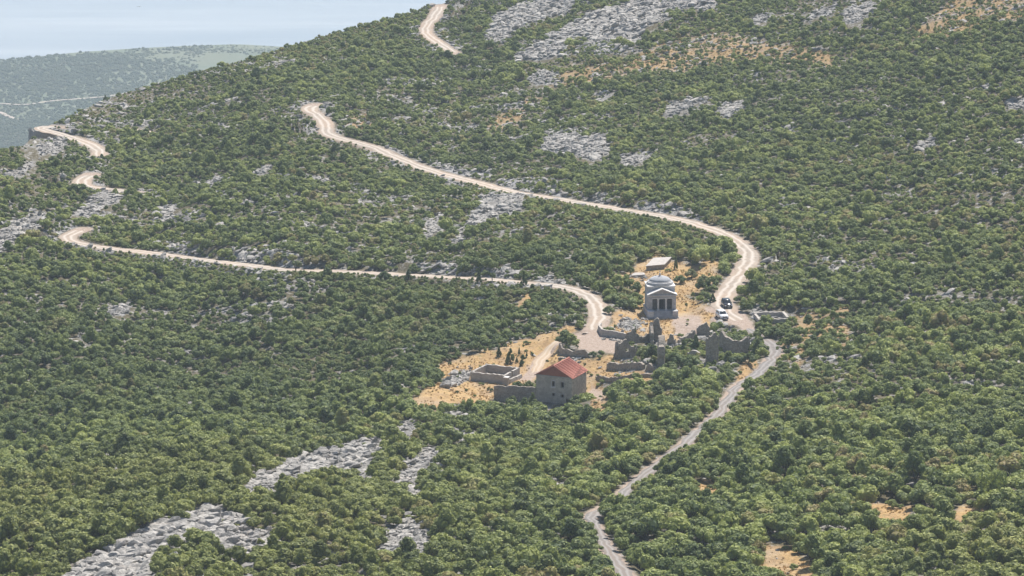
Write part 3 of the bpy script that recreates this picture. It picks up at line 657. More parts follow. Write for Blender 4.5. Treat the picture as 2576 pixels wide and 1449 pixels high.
for n_h, k in enumerate(HERO):
    lab = 'rounded dark green shrub in the dense foreground scrub below the red roofed house'
    e = empty('shrub', (PX[k], PY[k], PZ[k]), yaw[k], lab, 'shrub', 'large shrubs in the foreground scrub')
    e.scale = (rad[k], rad[k], rad[k]*zs[k])
    f = bpy.data.objects.new('foliage', PROTO[kind[k]]); col.objects.link(f); f.parent = e
    s = bpy.data.objects.new('stem', STEM); col.objects.link(s); s.parent = e
def scatter(name, pos, scl, rz, idx, label, cat, SP=SP):
    me = bpy.data.meshes.new(name); me.vertices.add(len(pos)); me.vertices.foreach_set('co', np.ascontiguousarray(pos, np.float32).ravel())
    a = me.attributes.new('scl', 'FLOAT_VECTOR', 'POINT'); a.data.foreach_set('vector', np.ascontiguousarray(scl, np.float32).ravel())
    a = me.attributes.new('rot', 'FLOAT_VECTOR', 'POINT'); a.data.foreach_set('vector', np.c_[np.zeros(len(pos)), np.zeros(len(pos)), rz].astype(np.float32).ravel())
    a = me.attributes.new('idx', 'INT', 'POINT'); a.data.foreach_set('value', np.asarray(idx, np.int32))
    o = link(name, me); ng = bpy.data.node_groups.new(name, 'GeometryNodeTree')
    ng.interface.new_socket('Geometry', in_out='INPUT', socket_type='NodeSocketGeometry'); ng.interface.new_socket('Geometry', in_out='OUTPUT', socket_type='NodeSocketGeometry')
    gi = ng.nodes.new('NodeGroupInput'); go = ng.nodes.new('NodeGroupOutput'); ip = ng.nodes.new('GeometryNodeInstanceOnPoints'); gt = ng.nodes.new('GeometryNodeGeometryToInstance')
    for s in reversed(SP):
        n = ng.nodes.new('GeometryNodeObjectInfo'); n.inputs['Object'].default_value = s; n.inputs['As Instance'].default_value = False
        ng.links.new(n.outputs['Geometry'], gt.inputs[0])
    def na(nm, t): n = ng.nodes.new('GeometryNodeInputNamedAttribute'); n.data_type = t; n.inputs['Name'].default_value = nm; return n.outputs['Attribute']
    er = ng.nodes.new('FunctionNodeEulerToRotation'); ng.links.new(na('rot', 'FLOAT_VECTOR'), er.inputs[0])
    ng.links.new(gi.outputs[0], ip.inputs['Points']); ng.links.new(gt.outputs[0], ip.inputs['Instance']); ip.inputs['Pick Instance'].default_value = True
    ng.links.new(na('idx', 'INT'), ip.inputs['Instance Index']); ng.links.new(er.outputs[0], ip.inputs['Rotation']); ng.links.new(na('scl', 'FLOAT_VECTOR'), ip.inputs['Scale'])
    ng.links.new(ip.outputs[0], go.inputs[0]); md = o.modifiers.new('scatter', 'NODES'); md.node_group = ng
    return tag(o, label, cat, kind='stuff')
k = REST
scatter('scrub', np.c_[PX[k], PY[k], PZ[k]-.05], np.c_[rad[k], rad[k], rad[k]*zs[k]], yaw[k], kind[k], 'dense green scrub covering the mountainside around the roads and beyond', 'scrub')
# dry grass tufts on the open ground
def tuft(seed):
    r_ = np.random.default_rng(seed); V = []; F = []
    for k in range(16):
        a = r_.uniform(0, 6.28); r = r_.uniform(0, .5); x, y = r*math.cos(a), r*math.sin(a); h = r_.uniform(.5, 1.0); b = r_.uniform(0, 6.28); w = .11; l = r_.uniform(.1, .45)
        V += [(x-w*math.cos(b), y-w*math.sin(b), -.1), (x+w*math.cos(b), y+w*math.sin(b), -.1), (x+l*math.cos(a), y+l*math.sin(a), h)]; F.append((k*3, k*3+1, k*3+2))
    me = np_mesh('tuft', np.array(V), None, np.array(F)); me.materials.append(M_STRAW); return bpy.data.objects.new('tuft', me)
M_STRAW, nt, b = newmat('straw'); oi = N(nt, 'ShaderNodeObjectInfo'); nt.links.new(ramp(nt, oi.outputs['Random'], [(0, (.28,.22,.09)), (.3, (.50,.35,.16)), (.7, (.62,.45,.23)), (1, (.66,.55,.36))]).outputs[0], b.inputs['Base Color']); b.inputs['Roughness'].default_value = .9; b.inputs['Specular IOR Level'].default_value = .1
w = np.maximum(DRY, DRY2*.8)*(1-DIRT)*(1-ROCK)*smooth(.2, .8, RD)*(.25+smooth(.4, .6, fbm(X/5, Y/5, 3, 171)))*inview
nt_ = int(min(26000, (w*CELL).sum()*1.1)); i3, j3 = sample(w, nt_); jx = rng.uniform(0, 1, nt_); jy = rng.uniform(0, 1, nt_)
i4 = np.minimum(i3+1, len(U)-1); j4 = np.minimum(j3+1, NR-1)
def L3(a): return (a[i3, j3]*(1-jx)+a[i4, j3]*jx)*(1-jy)+(a[i3, j4]*(1-jx)+a[i4, j4]*jx)*jy
gp3 = np.c_[L3(X), L3(Y), L3(Z)]; okk = np.ones(nt_, bool)
for (x, y, r) in CLEAR[:8]: okk &= np.hypot(gp3[:, 0]-x, gp3[:, 1]-y) > r*.8
gp3 = gp3[okk]; s = rng.uniform(.20, .45, len(gp3))
scatter('dry_grass', gp3, np.c_[s, s, s*.9], rng.uniform(0, 6.28, len(gp3)), rng.integers(0, 3, len(gp3)), 'golden dry grass on the clearing around the chapel, house and other open ground', 'grass', [tuft(k) for k in range(3)])
# woods on the plain, kilometres off
M_FAR = leaf_mat('hazed_leaves', (.095,.125,.075), (.135,.165,.10), (.19,.21,.135), (.21,.20,.14)); FARP = []  # leaf colour paled to stand in for thicker haze over the plain
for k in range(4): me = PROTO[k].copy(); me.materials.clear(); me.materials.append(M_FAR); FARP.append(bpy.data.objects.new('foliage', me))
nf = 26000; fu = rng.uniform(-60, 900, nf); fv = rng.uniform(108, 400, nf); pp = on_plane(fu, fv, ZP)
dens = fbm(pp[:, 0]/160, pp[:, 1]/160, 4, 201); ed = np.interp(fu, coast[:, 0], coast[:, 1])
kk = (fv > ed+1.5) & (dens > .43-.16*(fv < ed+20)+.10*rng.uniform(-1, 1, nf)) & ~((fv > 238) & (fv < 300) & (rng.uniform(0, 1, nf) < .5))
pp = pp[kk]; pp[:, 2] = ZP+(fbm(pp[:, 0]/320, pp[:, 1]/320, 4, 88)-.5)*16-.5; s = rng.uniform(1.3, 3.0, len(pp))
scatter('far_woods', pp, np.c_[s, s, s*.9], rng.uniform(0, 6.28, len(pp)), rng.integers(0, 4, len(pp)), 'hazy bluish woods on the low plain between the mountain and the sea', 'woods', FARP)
# ================================================================== BUILDINGS
def facade(mb, x0, x1, z0, z1, y, openings, reveal=.35):
    """wall sheet in the x,z plane facing -y with real holes and reveals"""
    xs = sorted({x0, x1, *[v for o in openings for v in (o[0], o[1])]}); zs_ = sorted({z0, z1, *[v for o in openings for v in (o[2], o[3])]})
    for a, b in zip(xs, xs[1:]):
        for c, d in zip(zs_, zs_[1:]):
            if any(o[0] <= a and b <= o[1] and o[2] <= c and d <= o[3] for o in openings): continue
            mb.add([(a, y, c), (b, y, c), (b, y, d), (a, y, d)], [(0, 1, 2, 3)])
    for (a, b, c, d) in openings:
        r = y+reveal
        mb.add([(a, y, c), (b, y, c), (b, y, d), (a, y, d), (a, r, c), (b, r, c), (b, r, d), (a, r, d)], [(0, 4, 5, 1), (1, 5, 6, 2), (2, 6, 7, 3), (3, 7, 4, 0)])
def frame_mb(x0, x1, z0, z1, y, w=.12, t=.06):
    mb = MB()
    mb.box(x0-w, y-t, z0, x0, y+.1, z1); mb.box(x1, y-t, z0, x1+w, y+.1, z1); mb.box(x0-w, y-t, z1, x1+w, y+.1, z1+w); mb.box(x0-w, y-t, z0-w, x1+w, y+.1, z0)
    return mb
# ---- domed chapel
YAW = R(5.5); zl = gp0(1668, 792)[2]; c = on_plane(1630.5, 802, zl)
ch = empty('domed_chapel', (c[0], c[1], zl+.05), YAW, 'grey stone chapel with columned porch, pediment and low stepped dome', 'chapel')
W = 6.7
MB().box(-.12, -.12, -1.6, W+.12, 9.0, .25).box(0, 1.45, .25, W, 8.85, 1.4).build('podium', M_CHAPEL, ch, bevel=.02)
s = MB()
for k in range(6): s.box(1.25, .02+k*.24, .25 if k else .2, W-1.25, 1.5, .2+.2*(k+1))
s.build('steps', M_CHAPEL, ch)
for x in (0.0, W-1.25): MB().box(x, 0, .25, x+1.25, 1.5, 1.43).box(x-.05, -.05, 1.43, x+1.3, 1.44, 1.55).build('cheek_wall', M_TRIM if x == 0 else M_CHAPEL, ch, bevel=.02)
x0, x1 = .3, W-.3; Z0 = 1.4; ZC = Z0+2.65
b = MB()
for x in (x0, x1-.74): b.box(x, 1.75, Z0, x+.74, 3.1, ZC)                                 # porch ends
b.box(x0, 3.1, Z0, x0+.5, 8.6, ZC+.6); b.box(x1-.5, 3.1, Z0, x1, 8.6, ZC+.6); b.box(x0+.5, 8.1, Z0, x1-.5, 8.6, ZC+.6)
b.build('body', M_CHAPEL, ch, bevel=.015)
mb = MB(); facade(mb, x0+.5, x1-.5, Z0, ZC+.5, 3.15, [(W/2-.5, W/2+.5, Z0, Z0+2.1)], .3); mb.build('porch_wall', M_CELLA, ch)
dr = MB().box(W/2-.5, 3.42, Z0, W/2-.01, 3.5, Z0+2.1).box(W/2+.01, 3.42, Z0, W/2+.5, 3.5, Z0+2.1).build('door', M_DARK, ch)
for xc in (x0+.74+1.2+.23, x1-.74-1.2-.23):
    cl_ = MB().lathe([(.21, Z0+.12), (.215, Z0+.8), (.19, ZC-.2), (.185, ZC-.18)], xc, 2.0, 20); cl_.box(xc-.27, 1.73, Z0, xc+.27, 2.27, Z0+.12); cl_.box(xc-.26, 1.74, ZC-.18, xc+.26, 2.26, ZC)
    cl_.build('column', M_TRIM, ch)
pl = MB()
for x in (x0-.04, x1-.70): pl.box(x, 1.69, Z0, x+.74, 1.76, ZC-.002)
for x in (x0+.70, x1-.86): pl.box(x, 1.66, Z0, x+.16, 1.74, ZC-.004)
pl.build('pilaster_facing', M_CHAPEL, ch)
MB().box(x0-.05, 1.70, ZC, x1+.05, 3.1, ZC+.32).box(x0-.02, 1.74, ZC+.32, x1+.02, 3.1, ZC+.62).build('entablature', M_CHAPEL, ch, bevel=.01)
MB().box(x0+.68, 1.665, ZC-.02, x1-.68, 1.695, ZC+.13).build('lintel_band', M_TRIM, ch)
ZP_ = ZC+.62; hx = W/2
p_ = MB().prism([(x0-.05, ZP_+.14), (x1+.05, ZP_+.14), (hx, ZP_+1.42)], 1.85, 3.6)
p_.build('pediment', M_CHAPEL, ch)
cr = MB().box(x0-.25, 1.5, ZP_, x1+.25, 3.1, ZP_+.14)
for sg in (-1, 1):
    e_ = x0-.3 if sg < 0 else x1+.3
    cr.prism([(e_, ZP_+.14), (e_, ZP_+.32), (hx, ZP_+1.66), (hx, ZP_+1.44)], 1.45, 3.55)
cr.build('raking_cornice', M_TRIM, ch)
ZA = ZC+.6
MB().box(x0+.03, 3.35, ZA, x1-.03, 8.57, ZA+1.75).build('attic', M_CHAPEL, ch, bevel=.02)
MB().box(x0-.12, 3.2, ZA+1.75, x1+.12, 8.75, ZA+1.92).box(x0+.05, 3.3, ZA+1.6, x1-.05, 8.62, ZA+1.75).build('attic_cornice', M_TRIM, ch, bevel=.02)
ZD = ZA+1.92; cyd = 6.0
MB().lathe([(3.0, ZD-.02), (3.0, ZD+.34), (2.86, ZD+.36), (2.86, ZD+.40)], hx, cyd, 48).build('drum', M_CHAPEL, ch, True)
MB().lathe([(2.92, ZD+.40), (2.92, ZD+.52), (2.62, ZD+.60), (2.62, ZD+.72), (2.45, ZD+.74)], hx, cyd, 48).build('dome_step', M_CHAPEL, ch, False)
dome = [(2.42*math.cos(t), ZD+.72+1.02*math.sin(t)) for t in np.linspace(0, 1.5, 12)]
MB().lathe(dome, hx, cyd, 48).build('dome', M_DOME, ch, True)
fz = ZD+1.72
fn = MB().lathe([(.42, fz-.08), (.38, fz+.06), (.16, fz+.12), (.12, fz+.38), (.24, fz+.5), (.12, fz+.62), (.05, fz+.7)], hx, cyd, 16)
fn.box(hx-.05, cyd-.05, fz+.68, hx+.05, cyd+.05, fz+1.3).box(hx-.22, cyd-.045, fz+.98, hx+.22, cyd+.045, fz+1.08); fn.build('cross_finial', M_DOME, ch)

# ---- red roofed house
def tile_mat(name, a, b_, c_):
    m, nt, b = newmat(name); g = N(nt, 'ShaderNodeTexCoord'); o = g.outputs['Object']
    n = noise_n(nt, .9, 5, o, .65); n2 = noise_n(nt, 9, 3, o)
    v = N(nt, 'ShaderNodeTexVoronoi'); v.inputs['Scale'].default_value = 4.5; nt.links.new(o, v.inputs['Vector'])
    s_ = N(nt, 'ShaderNodeSeparateColor'); nt.links.new(v.outputs['Color'], s_.inputs[0])
    c = ramp(nt, n.outputs[0], [(.3, a), (.7, b_)]).outputs[0]; c = mix(nt, .35, c, mix(nt, s_.outputs[0], a, c_))
    nt.links.new(c, b.inputs['Base Color']); b.inputs['Roughness'].default_value = .85; b.inputs['Specular IOR Level'].default_value = .25
    w = N(nt, 'ShaderNodeTexWave', bands_direction='Y'); w.inputs['Scale'].default_value = 1.6; nt.links.new(o, w.inputs['Vector'])
    bump(nt, b, mth(nt, 'ADD', w.outputs['Fac'], mth(nt, 'MULTIPLY', n2.outputs[0], .5)), .5, .06); return m
M_TILE = tile_mat('faded_red_tiles', (.42,.155,.115), (.51,.215,.165), (.57,.30,.235))
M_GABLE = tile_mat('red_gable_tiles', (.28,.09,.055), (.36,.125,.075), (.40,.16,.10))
M_LATH = plain('bare_roof_lath', (.20,.08,.06), .9, 0, .3, 6)
HY = R(-24); HW, HD, HH = 7.95, 7.6, 5.6
hz = gp0(1400, 1002)[2]; pr = on_plane(1438.3, 1018.4, hz); hx0 = pr[0]-HW*math.cos(HY); hy0 = pr[1]-HW*math.sin(HY)
ho = empty('red_roofed_house', (hx0, hy0, hz), HY, 'derelict two storey grey rendered house with a red tiled gable roof', 'house')
OP = [(HW*.483-.33, HW*.483+.33, 3.45, 4.6), (HW*.735-.33, HW*.735+.33, 3.4, 4.55), (HW*.483-.31, HW*.483+.31, 1.42, 2.05), (HW*.735-.31, HW*.735+.31, 1.35, 1.98), (HW*.895-.42, HW*.895+.42, -.5, 1.1)]
mb = MB(); facade(mb, 0, HW, -2, HH, 0, OP, .5)
mb.add([(HW, 0, -2), (HW, HD, -2), (HW, HD, HH), (HW, 0, HH)], [(0, 1, 2, 3)]); mb.add([(0, HD, -2), (0, 0, -2), (0, 0, HH), (0, HD, HH)], [(0, 1, 2, 3)]); mb.add([(HW, HD, -2), (0, HD, -2), (0, HD, HH), (HW, HD, HH)], [(0, 1, 2, 3)])
mb.build('wall', M_HOUSE, ho)
MB().box(.02, .9, -.6, HW-.02, HD-.02, -.5).box(.02, .55, 2.75, HW-.02, HD-.02, 2.85).box(.02, .5, 5.45, HW-.02, HD-.02, 5.55).build('floor', M_CELLA, ho)
for q, o in enumerate(OP[:4]):
    w_ = frame_mb(*o, 0).build('window', M_TRIM if q == 0 else M_CONC, ho)
    if q == 0: MB().box(o[0]-.2, -.18, o[2]-.24, o[1]+.2, -.062, o[2]-.10).build('sill', M_TRIM, w_)
dw = MB()
a_, b2 = OP[4][0], OP[4][1]; dw.box(a_-.16, -.05, -.5, a_, .1, 1.1); dw.box(b2, -.05, -.5, b2+.16, .1, 1.1); dw.prism([(a_-.16, 1.1), (b2+.16, 1.1), (b2-.1, 1.38), (a_+.1, 1.38)], -.05, .1)
dw.build('doorway', M_HOUSE, ho)
RH = 2.15
MB().prism([(.02, HH-.02), (HW-.02, HH-.02), (HW/2, HH+RH-.05)], .06, .4).build('gable', M_GABLE, ho)
MB().box(-.1, -.09, HH-.12, HW+.1, .055, HH+.06).build('eaves_band', M_CONC, ho)
rf = MB(); ov = .32; k_ = RH/(HW/2)
for sg in (0, 1):
    P1 = [(-ov, HH-k_*ov), (-ov, HH-k_*ov+.14), (HW/2, HH+RH+.14), (HW/2, HH+RH)]
    if sg: P1 = [(HW-x, z) for x, z in P1]
    rf.prism(P1, -.28, HD+.25)
ro = rf.build('roof', M_TILE, ho)
rd = MB(); nrg = 34
for q in range(nrg):                                                                      # rows of tile ridges down both slopes
    y = -.2+q*(HD+.36)/nrg
    for sg in (0, 1):
        pts = [(-ov+.05, HH-k_*ov+.18), (HW/2-.1, HH+RH+.13)]; pts = [(HW-x, z) for x, z in pts] if sg else pts
        rd.tube([(pts[0][0], y, pts[0][1]), (pts[1][0], y, pts[1][1])], [.03, .03], 5)
rd.build('tile_rows', M_TILE, ro)
MB().tube([(HW/2, -.3, HH+RH+.15), (HW/2, HD+.27, HH+RH+.15)], [.13, .13], 8).build('ridge_tiles', M_TILE, ro)
lt = MB(); rr = random.Random(5)
for (fx, fy) in [(.98, .28), (.96, .34), (.93, .40), (.9, .47), (.96, .5), (.88, .55), (.84, .6), (.93, .62), (.86, .68), (.8, .74), (.9, .8), (.78, .83), (.97, .9), (.985, .15), (.72, .9)]:
    x = HW/2+(HW/2+.2)*fx; y = HD*fy; z = HH+RH-k_*(x-HW/2)+.215; w = rr.uniform(.12, .26); h = rr.uniform(.12, .3)
    lt.add([(x-w, y-h, z+k_*w), (x+w*.7, y-h*.8, z-k_*w*.7), (x+w, y+h, z-k_*w), (x-w*.8, y+h*.6, z+k_*w*.8), (x-w, y-h, z+k_*w+.01), (x+w*.7, y-h*.8, z-k_*w*.7+.01), (x+w, y+h, z-k_*w+.01), (x-w*.8, y+h*.6, z+k_*w*.8+.01)],
        [(3,2,1,0),(4,5,6,7),(0,1,5,4),(1,2,6,5),(2,3,7,6),(3,0,4,7)])
lt.build('missing_tiles', M_LATH, ro)

# ---- rough masonry walls following the ground
def ruin_wall(pts, hs, thick, mat, name, label, cat='wall', group=None, jag=.25, hole=None, parent=None, seed=0, follow=True, step=.3, capm=None):
    """pts: ground places (x, y); hs: heights at those places; ragged top; hole = (s0, s1, z0, z1)"""
    r_ = np.random.default_rng(seed+hash(len(label or '')) % 5); p = np.array(pts, float)[:, :2]; thick *= 1.25 if name == 'ruined_wall' else 1
    d = np.r_[0, np.cumsum(np.linalg.norm(np.diff(p, axis=0), axis=1))]; L = d[-1]
    n = max(3, int(L/step)+1); t = np.linspace(0, L, n)
    if hole: t = np.unique(np.r_[t, hole[0], hole[1]]); n = len(t)
    q = np.stack([np.interp(t, d, p[:, 0]), np.interp(t, d, p[:, 1])], -1); h = np.interp(t, d, hs)
    tg = np.gradient(q, axis=0); tg /= np.linalg.norm(tg, axis=1)[:, None]+1e-9; nm = np.c_[-tg[:, 1], tg[:, 0]]
    zb = np.array([gz(x, y) for x, y in q]); z0 = zb.mean() if not follow else None
    base = zb if follow else np.full(n, z0)
    brk = (vnoise(t/1.3+seed*7.1, t*0, seed)-.5)*2.4*jag+(vnoise(t/.55+seed*3.3, t*0+2, seed)-.5)*jag*1.4
    if jag > .15: brk = brk-np.where(np.minimum(t, L-t) < .45, jag*r_.uniform(.8, 2.6, n), 0)*(L > 1.5)
    top = base+h+brk*np.clip(h*.6, .3, 2)
    org = q.mean(0); oz = base.mean()
    def run(a, b, lo, hi):
        """courses of rough stone: several levels, each pushed in or out a little"""
        k = b-a+1; nl = max(2, int((hi[a:b+1]-lo[a:b+1]).max()/.55)+1); v = []; m_ = 2*nl
        for i in range(a, b+1):
            for sgn in (-1, 1):
                for l in range(nl):
                    wv = thick/2*(1+r_.uniform(-.13, .13))-(.10*thick if l == nl-1 else 0); al = r_.uniform(-.06, .06)*(0 < l < nl-1)*(i not in (a, b) or not hole)
                    zz = lo[i]+(hi[i]-lo[i])*l/(nl-1)
                    v.append((q[i, 0]+nm[i, 0]*wv*sgn+tg[i, 0]*al-org[0], q[i, 1]+nm[i, 1]*wv*sgn+tg[i, 1]*al-org[1], zz-oz))
        f = []
        for i in range(k-1):
            o = i*m_; p_ = o+m_
            for l in range(nl-1): f += [(o+l, p_+l, p_+l+1, o+l+1), (o+nl+l, o+nl+l+1, p_+nl+l+1, p_+nl+l)]
            f += [(o+nl-1, p_+nl-1, p_+2*nl-1, o+2*nl-1), (o, o+nl, p_+nl, p_)]
        e_ = (k-1)*m_
        for l in range(nl-1): f += [(l, l+1, nl+l+1, nl+l), (e_+l, e_+nl+l, e_+nl+l+1, e_+l+1)]
        mb.add(v, f)
    mb = MB(); lo = base-1.2
    if hole:
        a = int(np.argmin(abs(t-hole[0]))); b = int(np.argmin(abs(t-hole[1])))
        run(0, a, lo, top); run(b, n-1, lo, top); run(a, b, lo, base+hole[2]); run(a, b, base+hole[3], np.maximum(top, base+hole[3]+.3))
    else: run(0, n-1, lo, top)
    o = mb.build(name, mat, parent); o.location = (org[0], org[1], oz)
    if parent is None: tag(o, label, cat, group)
    return o
def G(*uv): return [gp0(u, v)[:2] for u, v in uv]
# roofless stone enclosure
EY = R(-24); fl = on_plane(1183.2, 957.1, gp0(1235, 948)[2]); EW, ED = 7.8, 8.0
en = empty('roofless_enclosure', (fl[0], fl[1], gp0(1235, 948)[2]), EY, 'square roofless enclosure of pale stone walls on the golden grass', 'enclosure')
def ebox(x0, y0, x1, y1, h, nm='wall', mat=M_WALLP):
    mb = MB(); n = max(2, int(max(x1-x0, y1-y0)/.5)); r_ = random.Random(int(x0*10+y1*7)); ax = (x1-x0) > (y1-y0); v = []; f = []
    for i in range(n+1):
        t = i/n; zt = h+r_.uniform(-.10, .10)
        if ax: X_ = x0+(x1-x0)*t; v += [(X_, y0, -1.2), (X_, y0, zt), (X_, y1, -1.2), (X_, y1, zt)]
        else: Y_ = y0+(y1-y0)*t; v += [(x0, Y_, -1.2), (x0, Y_, zt), (x1, Y_, -1.2), (x1, Y_, zt)]
    for i in range(n):
        o = i*4; f += [(o, o+4, o+5, o+1), (o+2, o+3, o+7, o+6), (o+1, o+5, o+7, o+3), (o, o+2, o+6, o+4)]
    f += [(0, 1, 3, 2), (n*4, n*4+2, n*4+3, n*4+1)]; return mb.add(v, f).build(nm, mat, en)
T_ = .45; EH = 1.85
ebox(0, 0, EW, T_, EH); ebox(0, ED-T_, EW, ED, EH-.05); ebox(.003, T_, T_, ED-T_, EH-.02)
ebox(EW-T_, T_, EW-.003, ED*.47, EH-.03); ebox(EW-T_, ED*.47+.75, EW-.003, ED-T_, EH-.06)
MB().box(EW-T_-.03, ED*.47+.3, 0, EW-T_+.03, ED*.47+.75, 1.9).build('door', M_WOOD, en)
# yard wall and gate pillar by the house
c0 = on_plane(1242.5, 1008.8, hz)[:2]
ruin_wall([c0, (hx0-.02, hy0+.3)], [3.25, 2.75], .5, M_WALL, 'yard_wall', 'tall plain grey yard wall joined to the left side of the red roofed house', 'wall', None, .07, seed=2, follow=False)
gpz = gp0(1274.4, 968.4); gp_ = empty('gate_pillar', tuple(gpz), R(-24), 'short pale stone gate pillar with a white capstone by the roofless enclosure', 'pillar')
MB().box(-.38, -.38, -.6, .38, .38, 1.55).build('shaft', M_WALLP, gp_, bevel=.03); MB().box(-.56, -.56, 1.55, .56, .56, 1.75).build('capstone', M_TRIM, gp_, bevel=.03)
ruin_wall(G((1281, 965), (1311, 950)), [.9, .7], .5, M_WALLP, 'low_yard_wall', 'low pale topped wall running back from the white capped gate pillar', 'wall', None, .08, seed=3)
# plaza parapet
ruin_wall(G((1419, 866), (1408, 878), (1412, 892), (1440, 897), (1480, 898)), [.9, 1.2, 1.9, 1.5, 1.5], .5, M_WALL, 'parapet_wall', 'curved broken parapet wall along the lower edge of the gravel turning place', 'wall', None, .38, seed=4, step=.7)
ruin_wall(G((1511, 818), (1507, 832), (1515, 845), (1540, 849), (1574, 852)), [.5, 1.3, 1.5, 1.5, 1.1], .55, M_WALLP, 'curved_retaining_wall', 'curved stone retaining wall between the gravel turning place and the chapel mound', 'wall', None, .08, seed=5)
# ruins
GR = 'ruined stone walls below the chapel'
ruin_wall(G((1550, 902), (1602, 899)), [3.7, 3.3], .6, M_WALL, 'ruined_wall', 'ruined wall fragment pierced by one square window hole, leftmost of the ruins', 'ruin', GR, .3, (2.0, 2.75, 1.4, 2.2), seed=6, follow=False)
ruin_wall(G((1551, 902), (1562, 872)), [3.7, 1.2], .6, M_WALL, 'ruined_wall', 'side wall stepping down behind the windowed ruin fragment', 'ruin', GR, .3, seed=7, follow=False)
ruin_wall(G((1570, 860), (1592, 862), (1612, 860), (1638, 858)), [1.6, 2.4, 1.2, 1.8], .6, M_WALL, 'ruined_wall', 'low gapped ruin wall behind the windowed fragment, left of the dark tower like fragment', 'ruin', GR, .45, seed=8)
ruin_wall(G((1638, 855), (1665, 857)), [4.1, 3.9], .7, M_WALL, 'ruined_wall', 'tall dark ruin fragment straight below the chapel steps', 'ruin', GR, .35, seed=9, follow=False)
ruin_wall(G((1637, 856), (1641, 872)), [4.0, 2.2], .6, M_WALL, 'ruined_wall', 'short return wall on the left side of the tall dark ruin fragment', 'ruin', GR, .3, seed=10, follow=False)
ruin_wall([gp0(1663, 930)[:2], gp0(1663, 930)[:2]+np.array([.30, 8.0])], [4.6, 5.4], 1.15, M_WALL, 'ruined_wall', 'tall narrow ruin wall seen end on, highest in the middle of the ruins', 'ruin', GR, .25, seed=11, follow=False)
ruin_wall(G((1679, 866), (1700, 865)), [2.1, 1.7], .6, M_WALL, 'ruined_wall', 'small ruin stump just right of the tall end on wall', 'ruin', GR, .45, seed=12, follow=False)
ruin_wall(G((1708, 864), (1750, 850)), [1.2, 1.5], .6, M_WALL, 'ruined_wall', 'low ruin wall between the small stump and the slant topped fragment', 'ruin', GR, .35, seed=18)
ruin_wall(G((1752, 848), (1785, 846)), [2.6, 3.3], .7, M_WALL, 'ruined_wall', 'slant topped ruin fragment nearest below the parked cars', 'ruin', GR, .25, seed=13, follow=False)
ruin_wall(G((1776, 917), (1806, 917)), [6.6, 6.8], .9, M_WALL, 'ruined_wall', 'tallest broad slab of ruin wall, standing alone in front of shrubs', 'ruin', GR, .22, seed=14, follow=False)
ruin_wall(G((1812, 882), (1830, 888), (1850, 890), (1884, 885)), [4.6, 3.2, 2.8, 3.7], .6, M_WALL, 'ruined_wall', 'long ruin wall with a sagging top, rightmost of the ruins', 'ruin', GR, .18, seed=15, follow=False)
ruin_wall(G((1529, 929), (1620, 929)), [1.5, 1.4], .7, M_WALL, 'ruined_wall', 'long low ruin wall in front of the windowed fragment', 'ruin', GR, .18, seed=16)
ruin_wall(G((1626, 934), (1655, 934)), [1.7, 1.5], .9, M_WALL, 'ruined_wall', 'low crumbling wall piece at the foot of the tall end on wall', 'ruin', GR, .4, seed=17)
ruin_wall(G((1730, 897), (1760, 897)), [1.2, 1.1], .6, M_WALLP, 'ruined_wall', 'low pale wall piece in shrubs left of the tallest ruin slab', 'ruin', GR, .2, seed=19)
ruin_wall(G((1500, 951), (1580, 952), (1650, 950)), [.7, .8, .9], .5, M_WALL, 'terrace_wall', 'low terrace wall on the dry grass right of the red roofed house', 'wall', None, .25, seed=20)
fall = np.zeros(X.shape)
for (u, v, r) in [(1576,908,3),(1655,872,3.5),(1663,934,3),(1690,872,3),(1770,858,3),(1790,920,3),(1846,895,5),(1580,934,4),(1640,938,3),(1440,902,4),(1540,854,3),(1948,800,6),(1605,700,3.5)]:
    c = gp0(u, v); fall = np.maximum(fall, 1-smooth(r*.3, r, np.hypot(X-c[0], Y-c[1])))
i, j = sample(fall, 620); tag(link('fallen_stones', stones('fallen_stones', i, j, .20), None, M_ROCK), 'fallen stones strewn along the feet of the ruined walls', 'rubble', kind='stuff')
# small ruined foundation at the right
fo = empty('ruined_foundation', tuple(gp0(1907.4, 814)), R(7), 'low rectangular foundation of pale stones with dry grass inside, right of the cars', 'ruin')
fo.location.z = gp0(1948, 798)[2]
en = fo
ebox(0, 0, 6.9, .5, .85); ebox(0, 5.6, 6.9, 6.1, 1.15); ebox(.003, .5, .55, 5.6, 1.0); ebox(6.3, .5, 6.897, 5.6, 1.2)
# flat concrete cistern roof and broken slab
sl = [gp0(1625.5, 681)[:2], gp0(1671.4, 677)[:2], gp0(1688.3, 657)[:2], gp0(1644.2, 661)[:2]]; sz = np.mean([gz(*p) for p in sl]); so = np.mean(sl, 0)
ci = empty('cistern', (so[0], so[1], sz), 0, 'flat pale concrete topped cistern on the dry slope behind the chapel', 'cistern')
def quadprism(ps, z0, z1, nm, mat, par, grow=0):
    ps = np.array(ps); c_ = ps.mean(0); ps = c_+(ps-c_)*(1+grow)-so; v = [(x, y, z0) for x, y in ps]+[(x, y, z1) for x, y in ps]
    return MB().add(v, [(3,2,1,0),(4,5,6,7),(0,1,5,4),(1,2,6,5),(2,3,7,6),(3,0,4,7)]).build(nm, mat, par)
quadprism(sl, -2.0, .95, 'wall', M_WALL, ci); quadprism(sl, .95, 1.12, 'roof_slab', M_CONC, ci, .05)
br = gp0(1604, 696); bo = empty('broken_slab', tuple(br), R(12), 'broken pale concrete slab lying on stones left of the cistern', 'slab')
